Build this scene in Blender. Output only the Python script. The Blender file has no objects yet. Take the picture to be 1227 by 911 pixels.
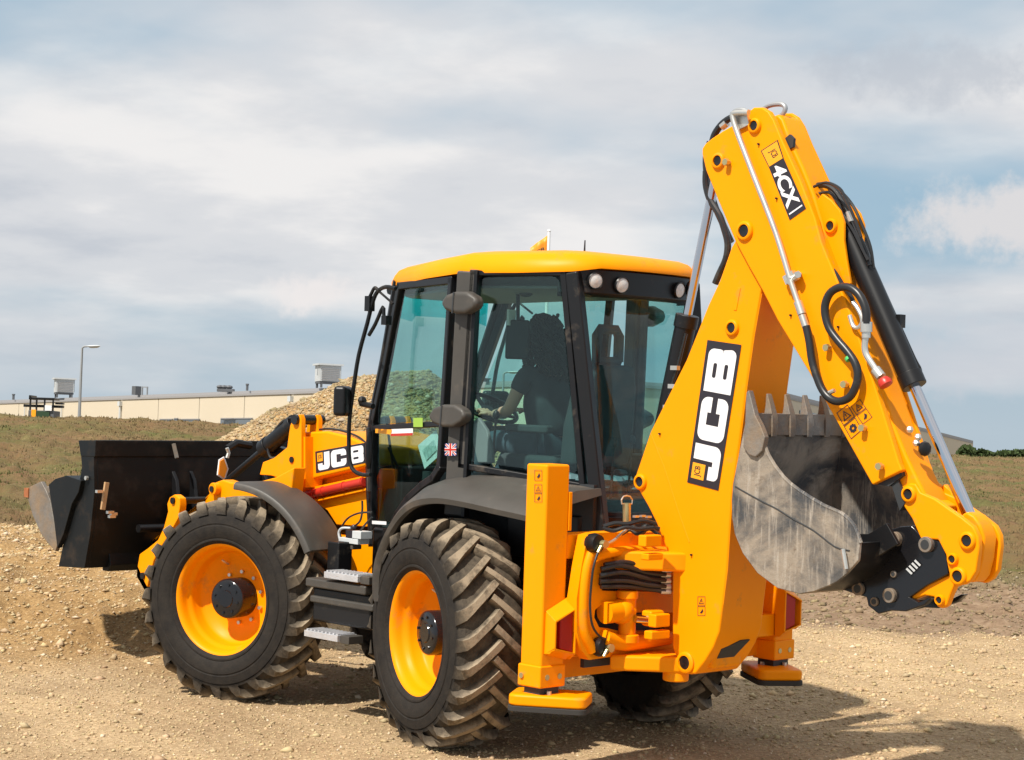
import bpy, math, random
import numpy as np
from mathutils import Vector, Matrix, Euler

random.seed(7)
RNG = np.random.RandomState(11)
SC = bpy.context.scene
COL = SC.collection

# ------------------------------------------------------------------ camera
# machine frame: x forward, y to the machine's left, z up, origin on the ground under the rear axle
AL = .7725
CAM = Vector((-8.62, 8.863, 2.176))
ROLL, PITCH, FPX, PW, PH = .0329, .0041, 2320.0, 1227.0, 911.0
D0 = Vector((math.cos(AL), -math.sin(AL), 0))
R0 = Vector((-math.sin(AL), -math.cos(AL), 0))
UP = Vector((0, 0, 1))
_d = D0 * math.cos(PITCH) + UP * math.sin(PITCH)
_u = UP * math.cos(PITCH) - D0 * math.sin(PITCH)
_r = R0 * math.cos(ROLL) + _u * math.sin(ROLL)
_u = _u * math.cos(ROLL) - R0 * math.sin(ROLL)
TILT = .0384                                   # the machine stands on ground that climbs gently away from the viewer
MT = Matrix.Rotation(TILT, 4, R0)
cam_m = Matrix(((_r.x, _u.x, -_d.x, CAM.x), (_r.y, _u.y, -_d.y, CAM.y), (_r.z, _u.z, -_d.z, CAM.z), (0, 0, 0, 1)))
cd = bpy.data.cameras.new('camera'); cam = bpy.data.objects.new('camera', cd); COL.objects.link(cam)
cam.matrix_world = MT @ cam_m
cd.sensor_width = 36; cd.lens = FPX / PW * 36; cd.clip_end = 6000; cd.clip_start = .1
SC.camera = cam
CW = MT @ CAM

# ------------------------------------------------------------------ light
SUN = (MT.to_3x3() @ Vector((-.05, .62, .80))).normalized()
w = bpy.data.worlds.new('World'); SC.world = w; w.use_nodes = True
nt = w.node_tree; N = nt.nodes; L = nt.links
N.clear()
def nd(t, **k):
    n = N.new(t)
    for a, b in k.items(): setattr(n, a, b)
    return n
out = nd('ShaderNodeOutputWorld'); bg = nd('ShaderNodeBackground'); bg.inputs[1].default_value = .11
sky = nd('ShaderNodeTexSky', sky_type='NISHITA'); sky.sun_disc = False
sky.sun_elevation = math.asin(SUN.z); sky.sun_rotation = math.atan2(SUN.x, SUN.y)
sky.air_density = 1.0; sky.dust_density = 2.0; sky.ozone_density = 1.3
tc = nd('ShaderNodeTexCoord'); sp = nd('ShaderNodeSeparateXYZ'); L.new(tc.outputs['Generated'], sp.inputs[0])
zz = nd('ShaderNodeMath', operation='MAXIMUM'); L.new(sp.outputs[2], zz.inputs[0]); zz.inputs[1].default_value = 0
za = nd('ShaderNodeMath', operation='ADD'); L.new(zz.outputs[0], za.inputs[0]); za.inputs[1].default_value = .16
dv = nd('ShaderNodeVectorMath', operation='DIVIDE'); L.new(tc.outputs['Generated'], dv.inputs[0])
cb = nd('ShaderNodeCombineXYZ')
for i in range(3): L.new(za.outputs[0], cb.inputs[i])
L.new(cb.outputs[0], dv.inputs[1])
def wnoise(scale, detail, rough, off):
    mp = nd('ShaderNodeMapping'); mp.inputs['Location'].default_value = off
    L.new(dv.outputs[0], mp.inputs[0])
    n = nd('ShaderNodeTexNoise'); n.inputs['Scale'].default_value = scale
    n.inputs['Detail'].default_value = detail; n.inputs['Roughness'].default_value = rough
    L.new(mp.outputs[0], n.inputs[0]); return n
def ramp(src, stops, interp='EASE'):
    r = nd('ShaderNodeValToRGB'); r.color_ramp.interpolation = interp
    e = r.color_ramp.elements
    while len(e) < len(stops): e.new(.5)
    for q, (p, c) in zip(e, stops): q.position = p; q.color = c if len(c) == 4 else (*c, 1)
    L.new(src, r.inputs[0]); return r
n1 = wnoise(.62, 6, .50, (2.6, 12.3, 9.4)); n2 = wnoise(1.7, 7, .55, (8.2, 3.1, .6))
r1 = ramp(n1.outputs[0], [(.395, (.12, .12, .12)), (.57, (1, 1, 1))])
cc = ramp(n2.outputs[0], [(.30, (4.1, 4.35, 4.75)), (.47, (5.1, 5.2, 5.4)), (.64, (6.3, 6.2, 6.15))])
hz = ramp(sp.outputs[2], [(0.0, (1, 1, 1)), (.12, (0, 0, 0))])
skyb = nd('ShaderNodeMixRGB'); skyb.inputs[0].default_value = .85
L.new(sky.outputs[0], skyb.inputs[1]); skyb.inputs[2].default_value = (2.15, 3.45, 4.45, 1)
mx = nd('ShaderNodeMixRGB'); L.new(r1.outputs[0], mx.inputs[0]); L.new(skyb.outputs[0], mx.inputs[1]); L.new(cc.outputs[0], mx.inputs[2])
mh = nd('ShaderNodeMixRGB'); hm = nd('ShaderNodeMath', operation='MULTIPLY'); L.new(hz.outputs[0], hm.inputs[0]); hm.inputs[1].default_value = .75
L.new(hm.outputs[0], mh.inputs[0]); L.new(mx.outputs[0], mh.inputs[1]); mh.inputs[2].default_value = (3.65, 4.2, 4.65, 1)
# two small cumulus and a grey bank, each fixed at its own bearing in the sky
_M = MT.to_3x3()
def puff(src, px, py, wpx, hpx, col, amt, seed):
    c = (_M @ (_d + _r * ((px - PW / 2) / FPX) - _u * ((py - PH / 2) / FPX))).normalized()
    east = c.cross(UP).normalized(); north = east.cross(c)
    s_ = nd('ShaderNodeVectorMath', operation='SUBTRACT'); L.new(tc.outputs['Generated'], s_.inputs[0]); s_.inputs[1].default_value = c
    def dt(ax, k):
        d_ = nd('ShaderNodeVectorMath', operation='DOT_PRODUCT'); L.new(s_.outputs[0], d_.inputs[0]); d_.inputs[1].default_value = ax * k; return d_.outputs['Value']
    cb_ = nd('ShaderNodeCombineXYZ'); L.new(dt(east, FPX / wpx), cb_.inputs[0]); L.new(dt(north, FPX / hpx), cb_.inputs[1])
    nz_ = nd('ShaderNodeTexNoise'); nz_.inputs['Scale'].default_value = 34; nz_.inputs['Detail'].default_value = 7; nz_.inputs['Roughness'].default_value = .62
    mp_ = nd('ShaderNodeMapping'); mp_.inputs['Location'].default_value = (seed, seed * .7, 0); L.new(tc.outputs['Generated'], mp_.inputs[0]); L.new(mp_.outputs[0], nz_.inputs[0])
    ln_ = nd('ShaderNodeVectorMath', operation='LENGTH'); L.new(cb_.outputs[0], ln_.inputs[0])
    ma = nd('ShaderNodeMath', operation='MULTIPLY_ADD'); L.new(nz_.outputs[0], ma.inputs[0]); ma.inputs[1].default_value = -2.6; L.new(ln_.outputs['Value'], ma.inputs[2])
    mr_ = nd('ShaderNodeMapRange'); mr_.interpolation_type = 'SMOOTHSTEP'; L.new(ma.outputs[0], mr_.inputs[0]); mr_.inputs[1].default_value = -.15; mr_.inputs[2].default_value = -.95; mr_.inputs[3].default_value = 0; mr_.inputs[4].default_value = amt
    x_ = nd('ShaderNodeMixRGB'); L.new(mr_.outputs[0], x_.inputs[0]); L.new(src, x_.inputs[1]); x_.inputs[2].default_value = (*col, 1); return x_.outputs[0]
fin = puff(mh.outputs[0], 375, 350, 66, 32, (6.3, 6.0, 5.9), .85, 2.0)
fin = puff(fin, 1175, 262, 110, 48, (5.5, 5.3, 5.3), .9, 5.0)
fin = puff(fin, 1120, 85, 170, 42, (3.7, 4.0, 4.45), .7, 9.0)
fin = puff(fin, 1190, 420, 160, 60, (4.3, 4.5, 4.9), .6, 13.0)
L.new(fin, bg.inputs[0]); L.new(bg.outputs[0], out.inputs[0])
sl = bpy.data.lights.new('sun', 'SUN'); sl.energy = 4.7; sl.angle = math.radians(1.4); sl.color = (1, .94, .84)
so = bpy.data.objects.new('sun', sl); COL.objects.link(so); so.rotation_euler = SUN.to_track_quat('Z', 'Y').to_euler()
SC.cycles.transparent_max_bounces = 32; SC.cycles.max_bounces = 10
SC.view_settings.view_transform = 'Standard'; SC.view_settings.look = 'None'; SC.view_settings.exposure = .33; SC.view_settings.gamma = 1

# ------------------------------------------------------------------ materials
def mat(name, col, rough=.6, metal=0, spec=.5, var=0, vscale=6, bump=0, bscale=40, coat=0, dirt=None, dirt_amt=.0, dscale=3, emit=None):
    m = bpy.data.materials.new(name); m.use_nodes = True
    t = m.node_tree; b = t.nodes['Principled BSDF']
    b.inputs['Base Color'].default_value = (*col, 1); b.inputs['Roughness'].default_value = rough
    b.inputs['Metallic'].default_value = metal; b.inputs['Specular IOR Level'].default_value = spec
    if coat: b.inputs['Coat Weight'].default_value = coat; b.inputs['Coat Roughness'].default_value = .08
    tcn = t.nodes.new('ShaderNodeTexCoord')
    def noise(sc, det=5, rg=.6):
        n = t.nodes.new('ShaderNodeTexNoise'); n.inputs['Scale'].default_value = sc; n.inputs['Detail'].default_value = det
        n.inputs['Roughness'].default_value = rg; t.links.new(tcn.outputs['Object'], n.inputs[0]); return n
    src = None
    if var:
        n = noise(vscale); mr = t.nodes.new('ShaderNodeMapRange'); t.links.new(n.outputs[0], mr.inputs[0])
        mr.inputs[1].default_value = .25; mr.inputs[2].default_value = .75; mr.inputs[3].default_value = 1 - var; mr.inputs[4].default_value = 1 + var
        mm = t.nodes.new('ShaderNodeMixRGB'); mm.blend_type = 'MULTIPLY'; mm.inputs[0].default_value = 1
        mm.inputs[1].default_value = (*col, 1); t.links.new(mr.outputs[0], mm.inputs[2]); src = mm.outputs[0]
    if dirt:
        n = noise(dscale, 8, .68); r = t.nodes.new('ShaderNodeValToRGB')
        r.color_ramp.elements[0].position = .62 - dirt_amt * .35; r.color_ramp.elements[1].position = .8 - dirt_amt * .25
        t.links.new(n.outputs[0], r.inputs[0])
        mm = t.nodes.new('ShaderNodeMixRGB'); t.links.new(r.outputs[0], mm.inputs[0])
        if src: t.links.new(src, mm.inputs[1])
        else: mm.inputs[1].default_value = (*col, 1)
        mm.inputs[2].default_value = (*dirt, 1); src = mm.outputs[0]
        ra = t.nodes.new('ShaderNodeMapRange'); t.links.new(r.outputs[0], ra.inputs[0]); ra.inputs[3].default_value = rough; ra.inputs[4].default_value = max(rough, .8)
        t.links.new(ra.outputs[0], b.inputs['Roughness'])
    if src: t.links.new(src, b.inputs['Base Color'])
    if bump:
        n = noise(bscale, 6, .6); bp = t.nodes.new('ShaderNodeBump'); bp.inputs['Strength'].default_value = bump; bp.inputs['Distance'].default_value = .02
        t.links.new(n.outputs[0], bp.inputs['Height']); t.links.new(bp.outputs[0], b.inputs['Normal'])
    if emit: b.inputs['Emission Color'].default_value = (*emit, 1); b.inputs['Emission Strength'].default_value = 1
    return m
M = {}
M['yellow'] = mat('yellow_paint', (.95, .305, .0005), .40, spec=.12, var=.035, vscale=2.5, dirt=(.50, .22, .05), dirt_amt=.10, dscale=5)
M['black'] = mat('black_paint', (.008, .008, .009), .38, spec=.35, dirt=(.10, .08, .06), dirt_amt=.06, dscale=5)
M['blackgloss'] = mat('black_gloss', (.010, .010, .012), .16)
M['plastic'] = mat('grey_black_plastic', (.058, .052, .045), .50, var=.15, bump=.05, bscale=250, dirt=(.13, .10, .075), dirt_amt=.25, dscale=3)
M['shovel'] = mat('black_shovel_paint', (.0045, .0055, .006), .5, spec=.28, var=.2, dirt=(.040, .028, .020), dirt_amt=.30, dscale=3.5)
M['steel'] = mat('worn_steel', (.20, .18, .16), .55, metal=.35, var=.3, vscale=7, bump=.25, bscale=30, dirt=(.27, .19, .12), dirt_amt=.55, dscale=4)
M['chrome'] = mat('chrome', (.62, .62, .65), .16, metal=1)
M['zinc'] = mat('zinc_fitting', (.62, .60, .55), .35, metal=.8, var=.15)
M['brass'] = mat('yellow_zinc_pin', (.55, .47, .24), .35, metal=.8)
M['alu'] = mat('aluminium_tread', (.60, .60, .62), .45, metal=.5, var=.15, bump=.3, bscale=90)
M['hose'] = mat('black_hose', (.016, .016, .017), .36, dirt=(.09, .08, .06), dirt_amt=.1)
M['rubber'] = mat('rubber_pad', (.03, .028, .026), .8)
M['red'] = mat('red_paint', (.50, .028, .014), .38)
M['redlamp'] = mat('red_lamp_lens', (.36, .010, .004), .35, spec=.25)
M['lens'] = mat('lamp_lens', (.62, .60, .58), .18, spec=.8, var=.2, vscale=60)
M['white'] = mat('white_print', (.80, .79, .80), .45)
M['blackprint'] = mat('black_print', (.022, .018, .024), .40)
M['yprint'] = mat('yellow_print', (.93, .36, .01), .4)
M['seat'] = mat('seat_fabric', (.045, .050, .056), .85, var=.2)
M['interior'] = mat('cab_interior_trim', (.20, .21, .22), .65, var=.08)
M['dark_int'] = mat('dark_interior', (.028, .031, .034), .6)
M['shirt'] = mat('black_tshirt', (.040, .044, .052), .9, var=.2, vscale=12)
M['trousers'] = mat('blue_grey_trousers', (.05, .08, .11), .9)
M['skin'] = mat('skin', (.62, .33, .22), .5)
M['hair'] = mat('dark_curly_hair', (.016, .012, .010), .6)
M['paper'] = mat('paper', (.72, .76, .74), .6, var=.12, vscale=14)
M['green'] = mat('green_sticker', (.30, .48, .06), .5)
M['cream'] = mat('cream_cladding', (.60, .52, .40), .7, var=.03, vscale=.05)
M['roofgrey'] = mat('roof_grey', (.30, .29, .29), .6)
M['unit'] = mat('pale_grey_metal', (.52, .54, .55), .5, var=.1)
M['greydark'] = mat('dark_grey_metal', (.10, .105, .115), .6)
M['galv'] = mat('galvanised_steel', (.33, .34, .35), .5, metal=.4)
M['winglass'] = mat('far_window_glass', (.13, .15, .17), .25)
M['tan'] = mat('tan_rod', (.42, .25, .12), .6)
M['blue'] = mat('blue_print', (.02, .03, .20), .5)
M['orange'] = mat('orange_tag', (.90, .30, .01), .5)

def glass(name, tint, gl=.9):
    m = bpy.data.materials.new(name); m.use_nodes = True; t = m.node_tree; t.nodes.clear()
    o = t.nodes.new('ShaderNodeOutputMaterial'); tr = t.nodes.new('ShaderNodeBsdfTransparent'); tr.inputs[0].default_value = (*tint, 1)
    g = t.nodes.new('ShaderNodeBsdfGlossy'); g.inputs['Roughness'].default_value = .03; g.inputs[0].default_value = (gl, gl, gl, 1)
    lw = t.nodes.new('ShaderNodeLayerWeight'); lw.inputs[0].default_value = .5; pw = t.nodes.new('ShaderNodeMath'); pw.operation = 'POWER'; t.links.new(lw.outputs['Facing'], pw.inputs[0]); pw.inputs[1].default_value = 5
    f = t.nodes.new('ShaderNodeMath'); f.operation = 'MULTIPLY_ADD'; t.links.new(pw.outputs[0], f.inputs[0]); f.inputs[1].default_value = .9; f.inputs[2].default_value = .042
    mx_ = t.nodes.new('ShaderNodeMixShader'); t.links.new(f.outputs[0], mx_.inputs[0]); t.links.new(tr.outputs[0], mx_.inputs[1]); t.links.new(g.outputs[0], mx_.inputs[2])
    t.links.new(mx_.outputs[0], o.inputs[0]); return m
M['glass'] = glass('green_tinted_glass', (.74, .895, .87))
M['glass2'] = glass('teal_tinted_glass', (.70, .875, .88))
M['sunstrip'] = glass('turquoise_sun_strip', (.25, .85, .88))

# tyre: dust on lug tops and shoulder, gap shade painted dark, measured from the axle (object y axis)
def tyre_mat():
    m = mat('tyre_rubber', (.036, .034, .034), .78, spec=.18); t = m.node_tree; b = t.nodes['Principled BSDF']; nn = t.nodes; ll = t.links
    tcn = nn.new('ShaderNodeTexCoord'); s = nn.new('ShaderNodeSeparateXYZ'); ll.new(tcn.outputs['Object'], s.inputs[0])
    c = nn.new('ShaderNodeCombineXYZ'); ll.new(s.outputs[0], c.inputs[0]); ll.new(s.outputs[2], c.inputs[2])
    ln = nn.new('ShaderNodeVectorMath'); ln.operation = 'LENGTH'; ll.new(c.outputs[0], ln.inputs[0])
    mr = nn.new('ShaderNodeMapRange'); ll.new(ln.outputs['Value'], mr.inputs[0]); mr.inputs[1].default_value = .646; mr.inputs[2].default_value = .686
    no = nn.new('ShaderNodeTexNoise'); no.inputs['Scale'].default_value = 14; no.inputs['Detail'].default_value = 8; no.inputs['Roughness'].default_value = .7
    ll.new(tcn.outputs['Object'], no.inputs[0])
    mu = nn.new('ShaderNodeMath'); mu.operation = 'MULTIPLY'; ll.new(mr.outputs[0], mu.inputs[0])
    nr = nn.new('ShaderNodeMapRange'); ll.new(no.outputs[0], nr.inputs[0]); nr.inputs[1].default_value = .3; nr.inputs[2].default_value = .62; nr.inputs[3].default_value = .15
    ll.new(nr.outputs[0], mu.inputs[1])
    sh = nn.new('ShaderNodeMapRange'); ll.new(ln.outputs['Value'], sh.inputs[0]); sh.inputs[1].default_value = .575; sh.inputs[2].default_value = .645; sh.inputs[4].default_value = .34
    sm = nn.new('ShaderNodeMath'); sm.operation = 'MULTIPLY_ADD'; ll.new(sh.outputs[0], sm.inputs[0]); ll.new(nr.outputs[0], sm.inputs[1]); ll.new(mu.outputs[0], sm.inputs[2]); sm.use_clamp = True; mu = sm
    ad = nn.new('ShaderNodeMath'); ad.operation = 'MULTIPLY_ADD'; ll.new(nr.outputs[0], ad.inputs[0]); ad.inputs[1].default_value = .05; ll.new(mu.outputs[0], ad.inputs[2])
    mm = nn.new('ShaderNodeMixRGB'); ll.new(ad.outputs[0], mm.inputs[0]); mm.inputs[1].default_value = (.013, .012, .012, 1); mm.inputs[2].default_value = (.31, .245, .17, 1)
    ll.new(mm.outputs[0], b.inputs['Base Color'])
    bp = nn.new('ShaderNodeBump'); bp.inputs['Strength'].default_value = .25; bp.inputs['Distance'].default_value = .01
    n2_ = nn.new('ShaderNodeTexNoise'); n2_.inputs['Scale'].default_value = 90; n2_.inputs['Detail'].default_value = 4; ll.new(tcn.outputs['Object'], n2_.inputs[0])
    ll.new(n2_.outputs[0], bp.inputs['Height']); ll.new(bp.outputs[0], b.inputs['Normal'])
    return m
M['tyre'] = tyre_mat()

# bucket: worn bare metal, dark scratches, dried soil
def bucket_mat():
    m = mat('dusty_bucket_steel', (.2, .2, .2), .6); t = m.node_tree; b = t.nodes['Principled BSDF']; nn = t.nodes; ll = t.links
    tcn = nn.new('ShaderNodeTexCoord')
    def ns(sc, det=8, rg=.65, dist=0, st=None):
        n = nn.new('ShaderNodeTexNoise'); n.inputs['Scale'].default_value = sc; n.inputs['Detail'].default_value = det; n.inputs['Roughness'].default_value = rg; n.inputs['Distortion'].default_value = dist
        if st:
            mp = nn.new('ShaderNodeMapping'); mp.inputs['Scale'].default_value = st[0]; mp.inputs['Rotation'].default_value = st[1]
            ll.new(tcn.outputs['Object'], mp.inputs[0]); ll.new(mp.outputs[0], n.inputs[0])
        else: ll.new(tcn.outputs['Object'], n.inputs[0])
        return n
    def rp(n, a, bb):
        r = nn.new('ShaderNodeMapRange'); ll.new(n.outputs[0], r.inputs[0]); r.inputs[1].default_value = a; r.inputs[2].default_value = bb; return r
    a = rp(ns(2.6, 9, .62, .8), .40, .60); s2 = rp(ns(3.0, 9, .7, .4, ((11, 1, 1.1), (0, .62, 0))), .52, .70); s3 = rp(ns(5, 9, .75, 1.0), .58, .72)
    m1 = nn.new('ShaderNodeMixRGB'); ll.new(a.outputs[0], m1.inputs[0]); m1.inputs[1].default_value = (.060, .062, .066, 1); m1.inputs[2].default_value = (.30, .25, .195, 1)
    m2 = nn.new('ShaderNodeMixRGB'); ll.new(s2.outputs[0], m2.inputs[0]); ll.new(m1.outputs[0], m2.inputs[1]); m2.inputs[2].default_value = (.42, .37, .31, 1)
    m3 = nn.new('ShaderNodeMixRGB'); ll.new(s3.outputs[0], m3.inputs[0]); ll.new(m2.outputs[0], m3.inputs[1]); m3.inputs[2].default_value = (.10, .07, .045, 1)
    ll.new(m3.outputs[0], b.inputs['Base Color'])
    b.inputs['Metallic'].default_value = .12
    bp = nn.new('ShaderNodeBump'); bp.inputs['Strength'].default_value = .35; bp.inputs['Distance'].default_value = .02
    ll.new(ns(16, 8).outputs[0], bp.inputs['Height']); ll.new(bp.outputs[0], b.inputs['Normal'])
    return m
M['bucket'] = bucket_mat()
M['soil'] = mat('dried_soil', (.20, .125, .07), .95, var=.35, vscale=9, bump=.8, bscale=25)

# ------------------------------------------------------------------ helpers
def plane(y=None, x=None, z=None):
    if y is not None: return (Vector((0, y, 0)), Vector((0, 1, 0)))
    if x is not None: return (Vector((x, 0, 0)), Vector((1, 0, 0)))
    return (Vector((0, 0, z)), UP)
def U(px, py, pl=None, **k):
    """point of the machine on the given plane that the photograph shows at (px, py)"""
    p, n = pl or plane(**k)
    v = _d + _r * ((px - PW / 2) / FPX) - _u * ((py - PH / 2) / FPX)
    return CAM + v * ((p - CAM).dot(n) / v.dot(n))
def UU(pts, pl=None, **k): return [U(a, b, pl, **k) for a, b in pts]
def vplane(a, b):                                   # vertical plane through two plan points
    a = Vector((a[0], a[1], 0)); b = Vector((b[0], b[1], 0)); t = (b - a).normalized()
    return (a, Vector((-t.y, t.x, 0)))
def V(*a): return Vector(a)
def catmull(pts, n=6):
    P = [Vector(p) for p in pts]; P = [P[0] * 2 - P[1]] + P + [P[-1] * 2 - P[-2]]; o = []
    for i in range(1, len(P) - 2):
        for k in range(n):
            t = k / n; a, b, c, d = P[i - 1:i + 3]
            o.append(.5 * ((2 * b) + (c - a) * t + (2 * a - 5 * b + 4 * c - d) * t * t + (3 * b - a - 3 * c + d) * t ** 3))
    o.append(P[-2]); return o
class MB:
    def __init__(s): s.v = []; s.f = []
    def add(s, v, f):
        o = len(s.v); s.v += [tuple(q) for q in v]; s.f += [tuple(i + o for i in q) for q in f]; return s
    def box(s, x0, x1, y0, y1, z0, z1):
        return s.add([(x0, y0, z0), (x1, y0, z0), (x1, y1, z0), (x0, y1, z0), (x0, y0, z1), (x1, y0, z1), (x1, y1, z1), (x0, y1, z1)],
                     [(0, 3, 2, 1), (4, 5, 6, 7), (0, 1, 5, 4), (1, 2, 6, 5), (2, 3, 7, 6), (3, 0, 4, 7)])
    def obox(s, c, size, R=None):
        R = R or Matrix.Identity(3); v = []
        for z in (-1, 1):
            for x, y in ((-1, -1), (1, -1), (1, 1), (-1, 1)):
                v.append(Vector(c) + R @ Vector((x * size[0] / 2, y * size[1] / 2, z * size[2] / 2)))
        return s.add(v, [(0, 3, 2, 1), (4, 5, 6, 7), (0, 1, 5, 4), (1, 2, 6, 5), (2, 3, 7, 6), (3, 0, 4, 7)])
    def bar(s, p, q, wd, th, n):                    # beam p-q, width wd in the plane across, thickness th along n
        p = Vector(p); q = Vector(q); t = (q - p).normalized(); n = Vector(n); n = (n - t * n.dot(t)).normalized(); b = t.cross(n); v = []
        for e in (p, q):
            for i, j in ((-1, -1), (1, -1), (1, 1), (-1, 1)): v.append(e + b * i * wd / 2 + n * j * th / 2)
        return s.add(v, [(0, 3, 2, 1), (4, 5, 6, 7), (0, 1, 5, 4), (1, 2, 6, 5), (2, 3, 7, 6), (3, 0, 4, 7)])
    def prism(s, pts, vec):                         # polygon extruded along vec
        n = len(pts); vec = Vector(vec); P = [Vector(p) for p in pts]
        return s.add(P + [p + vec for p in P], [tuple(range(n))[::-1], tuple(range(n, 2 * n))] + [(i, (i + 1) % n, n + (i + 1) % n, n + i) for i in range(n)])
    def yprism(s, pts, y0, y1):                     # polygon in x,z extruded from y0 to y1
        return s.prism([(p[0], y0, p[2] if len(p) > 2 else p[1]) for p in pts], (0, y1 - y0, 0))
    def zprism(s, pts, z0, z1): return s.prism([(p[0], p[1], z0) for p in pts], (0, 0, z1 - z0))
    def tube(s, pts, r, seg=8, smooth=0):
        P = catmull(pts, smooth) if smooth else [Vector(p) for p in pts]
        n = len(P); rs = r if isinstance(r, (list, tuple)) else [r] * n
        if len(rs) != n: rs = [rs[min(len(rs) - 1, int(i * len(rs) / n))] for i in range(n)]
        t0 = (P[1] - P[0]).normalized(); a = t0.orthogonal().normalized(); v = []; f = []
        for i in range(n):
            t = (P[min(i + 1, n - 1)] - P[max(i - 1, 0)]).normalized()
            a = (a - t * a.dot(t)); a = a.normalized() if a.length > 1e-6 else t.orthogonal().normalized(); b = t.cross(a)
            for k in range(seg):
                an = 2 * math.pi * k / seg; v.append(P[i] + (a * math.cos(an) + b * math.sin(an)) * rs[i])
        for i in range(n - 1):
            for k in range(seg): f.append((i * seg + k, i * seg + (k + 1) % seg, (i + 1) * seg + (k + 1) % seg, (i + 1) * seg + k))
        f.append(tuple(range(seg))[::-1]); f.append(tuple(range((n - 1) * seg, n * seg)))
        return s.add(v, f)
    def cyl(s, p, q, r, r2=None, seg=24): return s.tube([p, q], [r, r if r2 is None else r2], seg)
    def lathe(s, prof, o=(0, 0, 0), ax=(0, 1, 0), seg=48, close=False):   # prof: (radius, distance along axis)
        ax = Vector(ax).normalized(); a = ax.orthogonal().normalized(); b = ax.cross(a); o = Vector(o); v = []; f = []; n = len(prof)
        for k in range(seg):
            an = 2 * math.pi * k / seg; dr = a * math.cos(an) + b * math.sin(an)
            for r_, h_ in prof: v.append(o + dr * r_ + ax * h_)
        for k in range(seg):
            k2 = (k + 1) % seg
            for i in range(n if close else n - 1):
                j = (i + 1) % n; f.append((k * n + i, k * n + j, k2 * n + j, k2 * n + i))
        return s.add(v, f)
    def loft(s, rings, cap=True):
        n = len(rings[0]); v = [p for r_ in rings for p in r_]; f = []
        for i in range(len(rings) - 1):
            for k in range(n): f.append((i * n + k, i * n + (k + 1) % n, (i + 1) * n + (k + 1) % n, (i + 1) * n + k))
        if cap: f.append(tuple(range(n))[::-1]); f.append(tuple(range((len(rings) - 1) * n, len(rings) * n)))
        return s.add(v, f)
    def grid(s, rows):
        n = len(rows[0]); v = [p for r_ in rows for p in r_]
        return s.add(v, [(i * n + k, i * n + k + 1, (i + 1) * n + k + 1, (i + 1) * n + k) for i in range(len(rows) - 1) for k in range(n - 1)])
    def ball(s, c, r, seg=12, sc=(1, 1, 1), R=None):
        v = []; f = []; R = R or Matrix.Identity(3); rg = seg // 2
        for i in range(rg + 1):
            th = math.pi * i / rg
            for k in range(seg):
                ph = 2 * math.pi * k / seg
                v.append(Vector(c) + R @ Vector((r * sc[0] * math.sin(th) * math.cos(ph), r * sc[1] * math.sin(th) * math.sin(ph), r * sc[2] * math.cos(th))))
        for i in range(rg):
            for k in range(seg): f.append((i * seg + k, (i + 1) * seg + k, (i + 1) * seg + (k + 1) % seg, i * seg + (k + 1) % seg))
        return s.add(v, f)
    def mirror(s):
        o = len(s.v); s.v += [(a, -b, c) for a, b, c in s.v[:o]]; s.f += [tuple(i + o for i in q[::-1]) for q in s.f[:]]; return s
    def flipped(s):
        m = MB(); m.v = [(a, -b, c) for a, b, c in s.v]; m.f = [q[::-1] for q in s.f]; return m
    def build(s, name, material, parent=None, bevel=0, smooth=35, label=None, seg=2, loc=None, fix=True):
        me = bpy.data.meshes.new(name); me.from_pydata(s.v, [], s.f); me.validate(); me.update()
        if fix:
            import bmesh
            bm = bmesh.new(); bm.from_mesh(me); bmesh.ops.remove_doubles(bm, verts=bm.verts, dist=1e-5); bmesh.ops.recalc_face_normals(bm, faces=bm.faces); bm.to_mesh(me); bm.free()
        me.materials.append(M[material] if isinstance(material, str) else material)
        if smooth: me.shade_smooth(); me.set_sharp_from_angle(angle=math.radians(smooth))
        o = bpy.data.objects.new(name, me); COL.objects.link(o)
        if parent: o.parent = parent
        if loc: o.location = loc
        if bevel:
            b = o.modifiers.new('bevel', 'BEVEL'); b.width = bevel; b.segments = seg; b.limit_method = 'ANGLE'; b.angle_limit = math.radians(38); b.harden_normals = True
        if label: o['label'] = label
        return o
def empty(name, parent=None, loc=(0, 0, 0), rot=(0, 0, 0)):
    o = bpy.data.objects.new(name, None); COL.objects.link(o); o.location = loc; o.rotation_euler = rot; o.empty_display_size = .2
    if parent: o.parent = parent
    return o
def tag(o, label=None, cat=None, group=None, kind=None):
    for k, v_ in (('label', label), ('category', cat), ('group', group), ('kind', kind)):
        if v_: o[k] = v_
    return o
def dup(o, parent=None):
    c = o.copy(); COL.objects.link(c); c.parent = parent
    for ch in list(o.children): dup(ch, c)
    return c

# flat lettering: closed outlines in a unit frame, mapped on a quad with corners u0v0, u1v0, u1v1, u0v1
def flat_mesh(loops, quad, lift, W_=1.0, H_=1.0):
    cu = bpy.data.curves.new('outline', 'CURVE'); cu.dimensions = '2D'; cu.fill_mode = 'BOTH'
    for lp in loops:
        sp_ = cu.splines.new('POLY'); sp_.points.add(len(lp) - 1)
        for p, q in zip(sp_.points, lp): p.co = (q[0], q[1], 0, 1)
        sp_.use_cyclic_u = True
    ob = bpy.data.objects.new('outline', cu); COL.objects.link(ob)
    bpy.context.view_layer.update()
    me = bpy.data.meshes.new_from_object(ob.evaluated_get(bpy.context.evaluated_depsgraph_get()))
    vs = [tuple(v.co) for v in me.vertices]; fs = [tuple(p.vertices) for p in me.polygons]
    bpy.data.objects.remove(ob); bpy.data.curves.remove(cu); bpy.data.meshes.remove(me)
    return quad_map(vs, fs, quad, lift, W_, H_)
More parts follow.
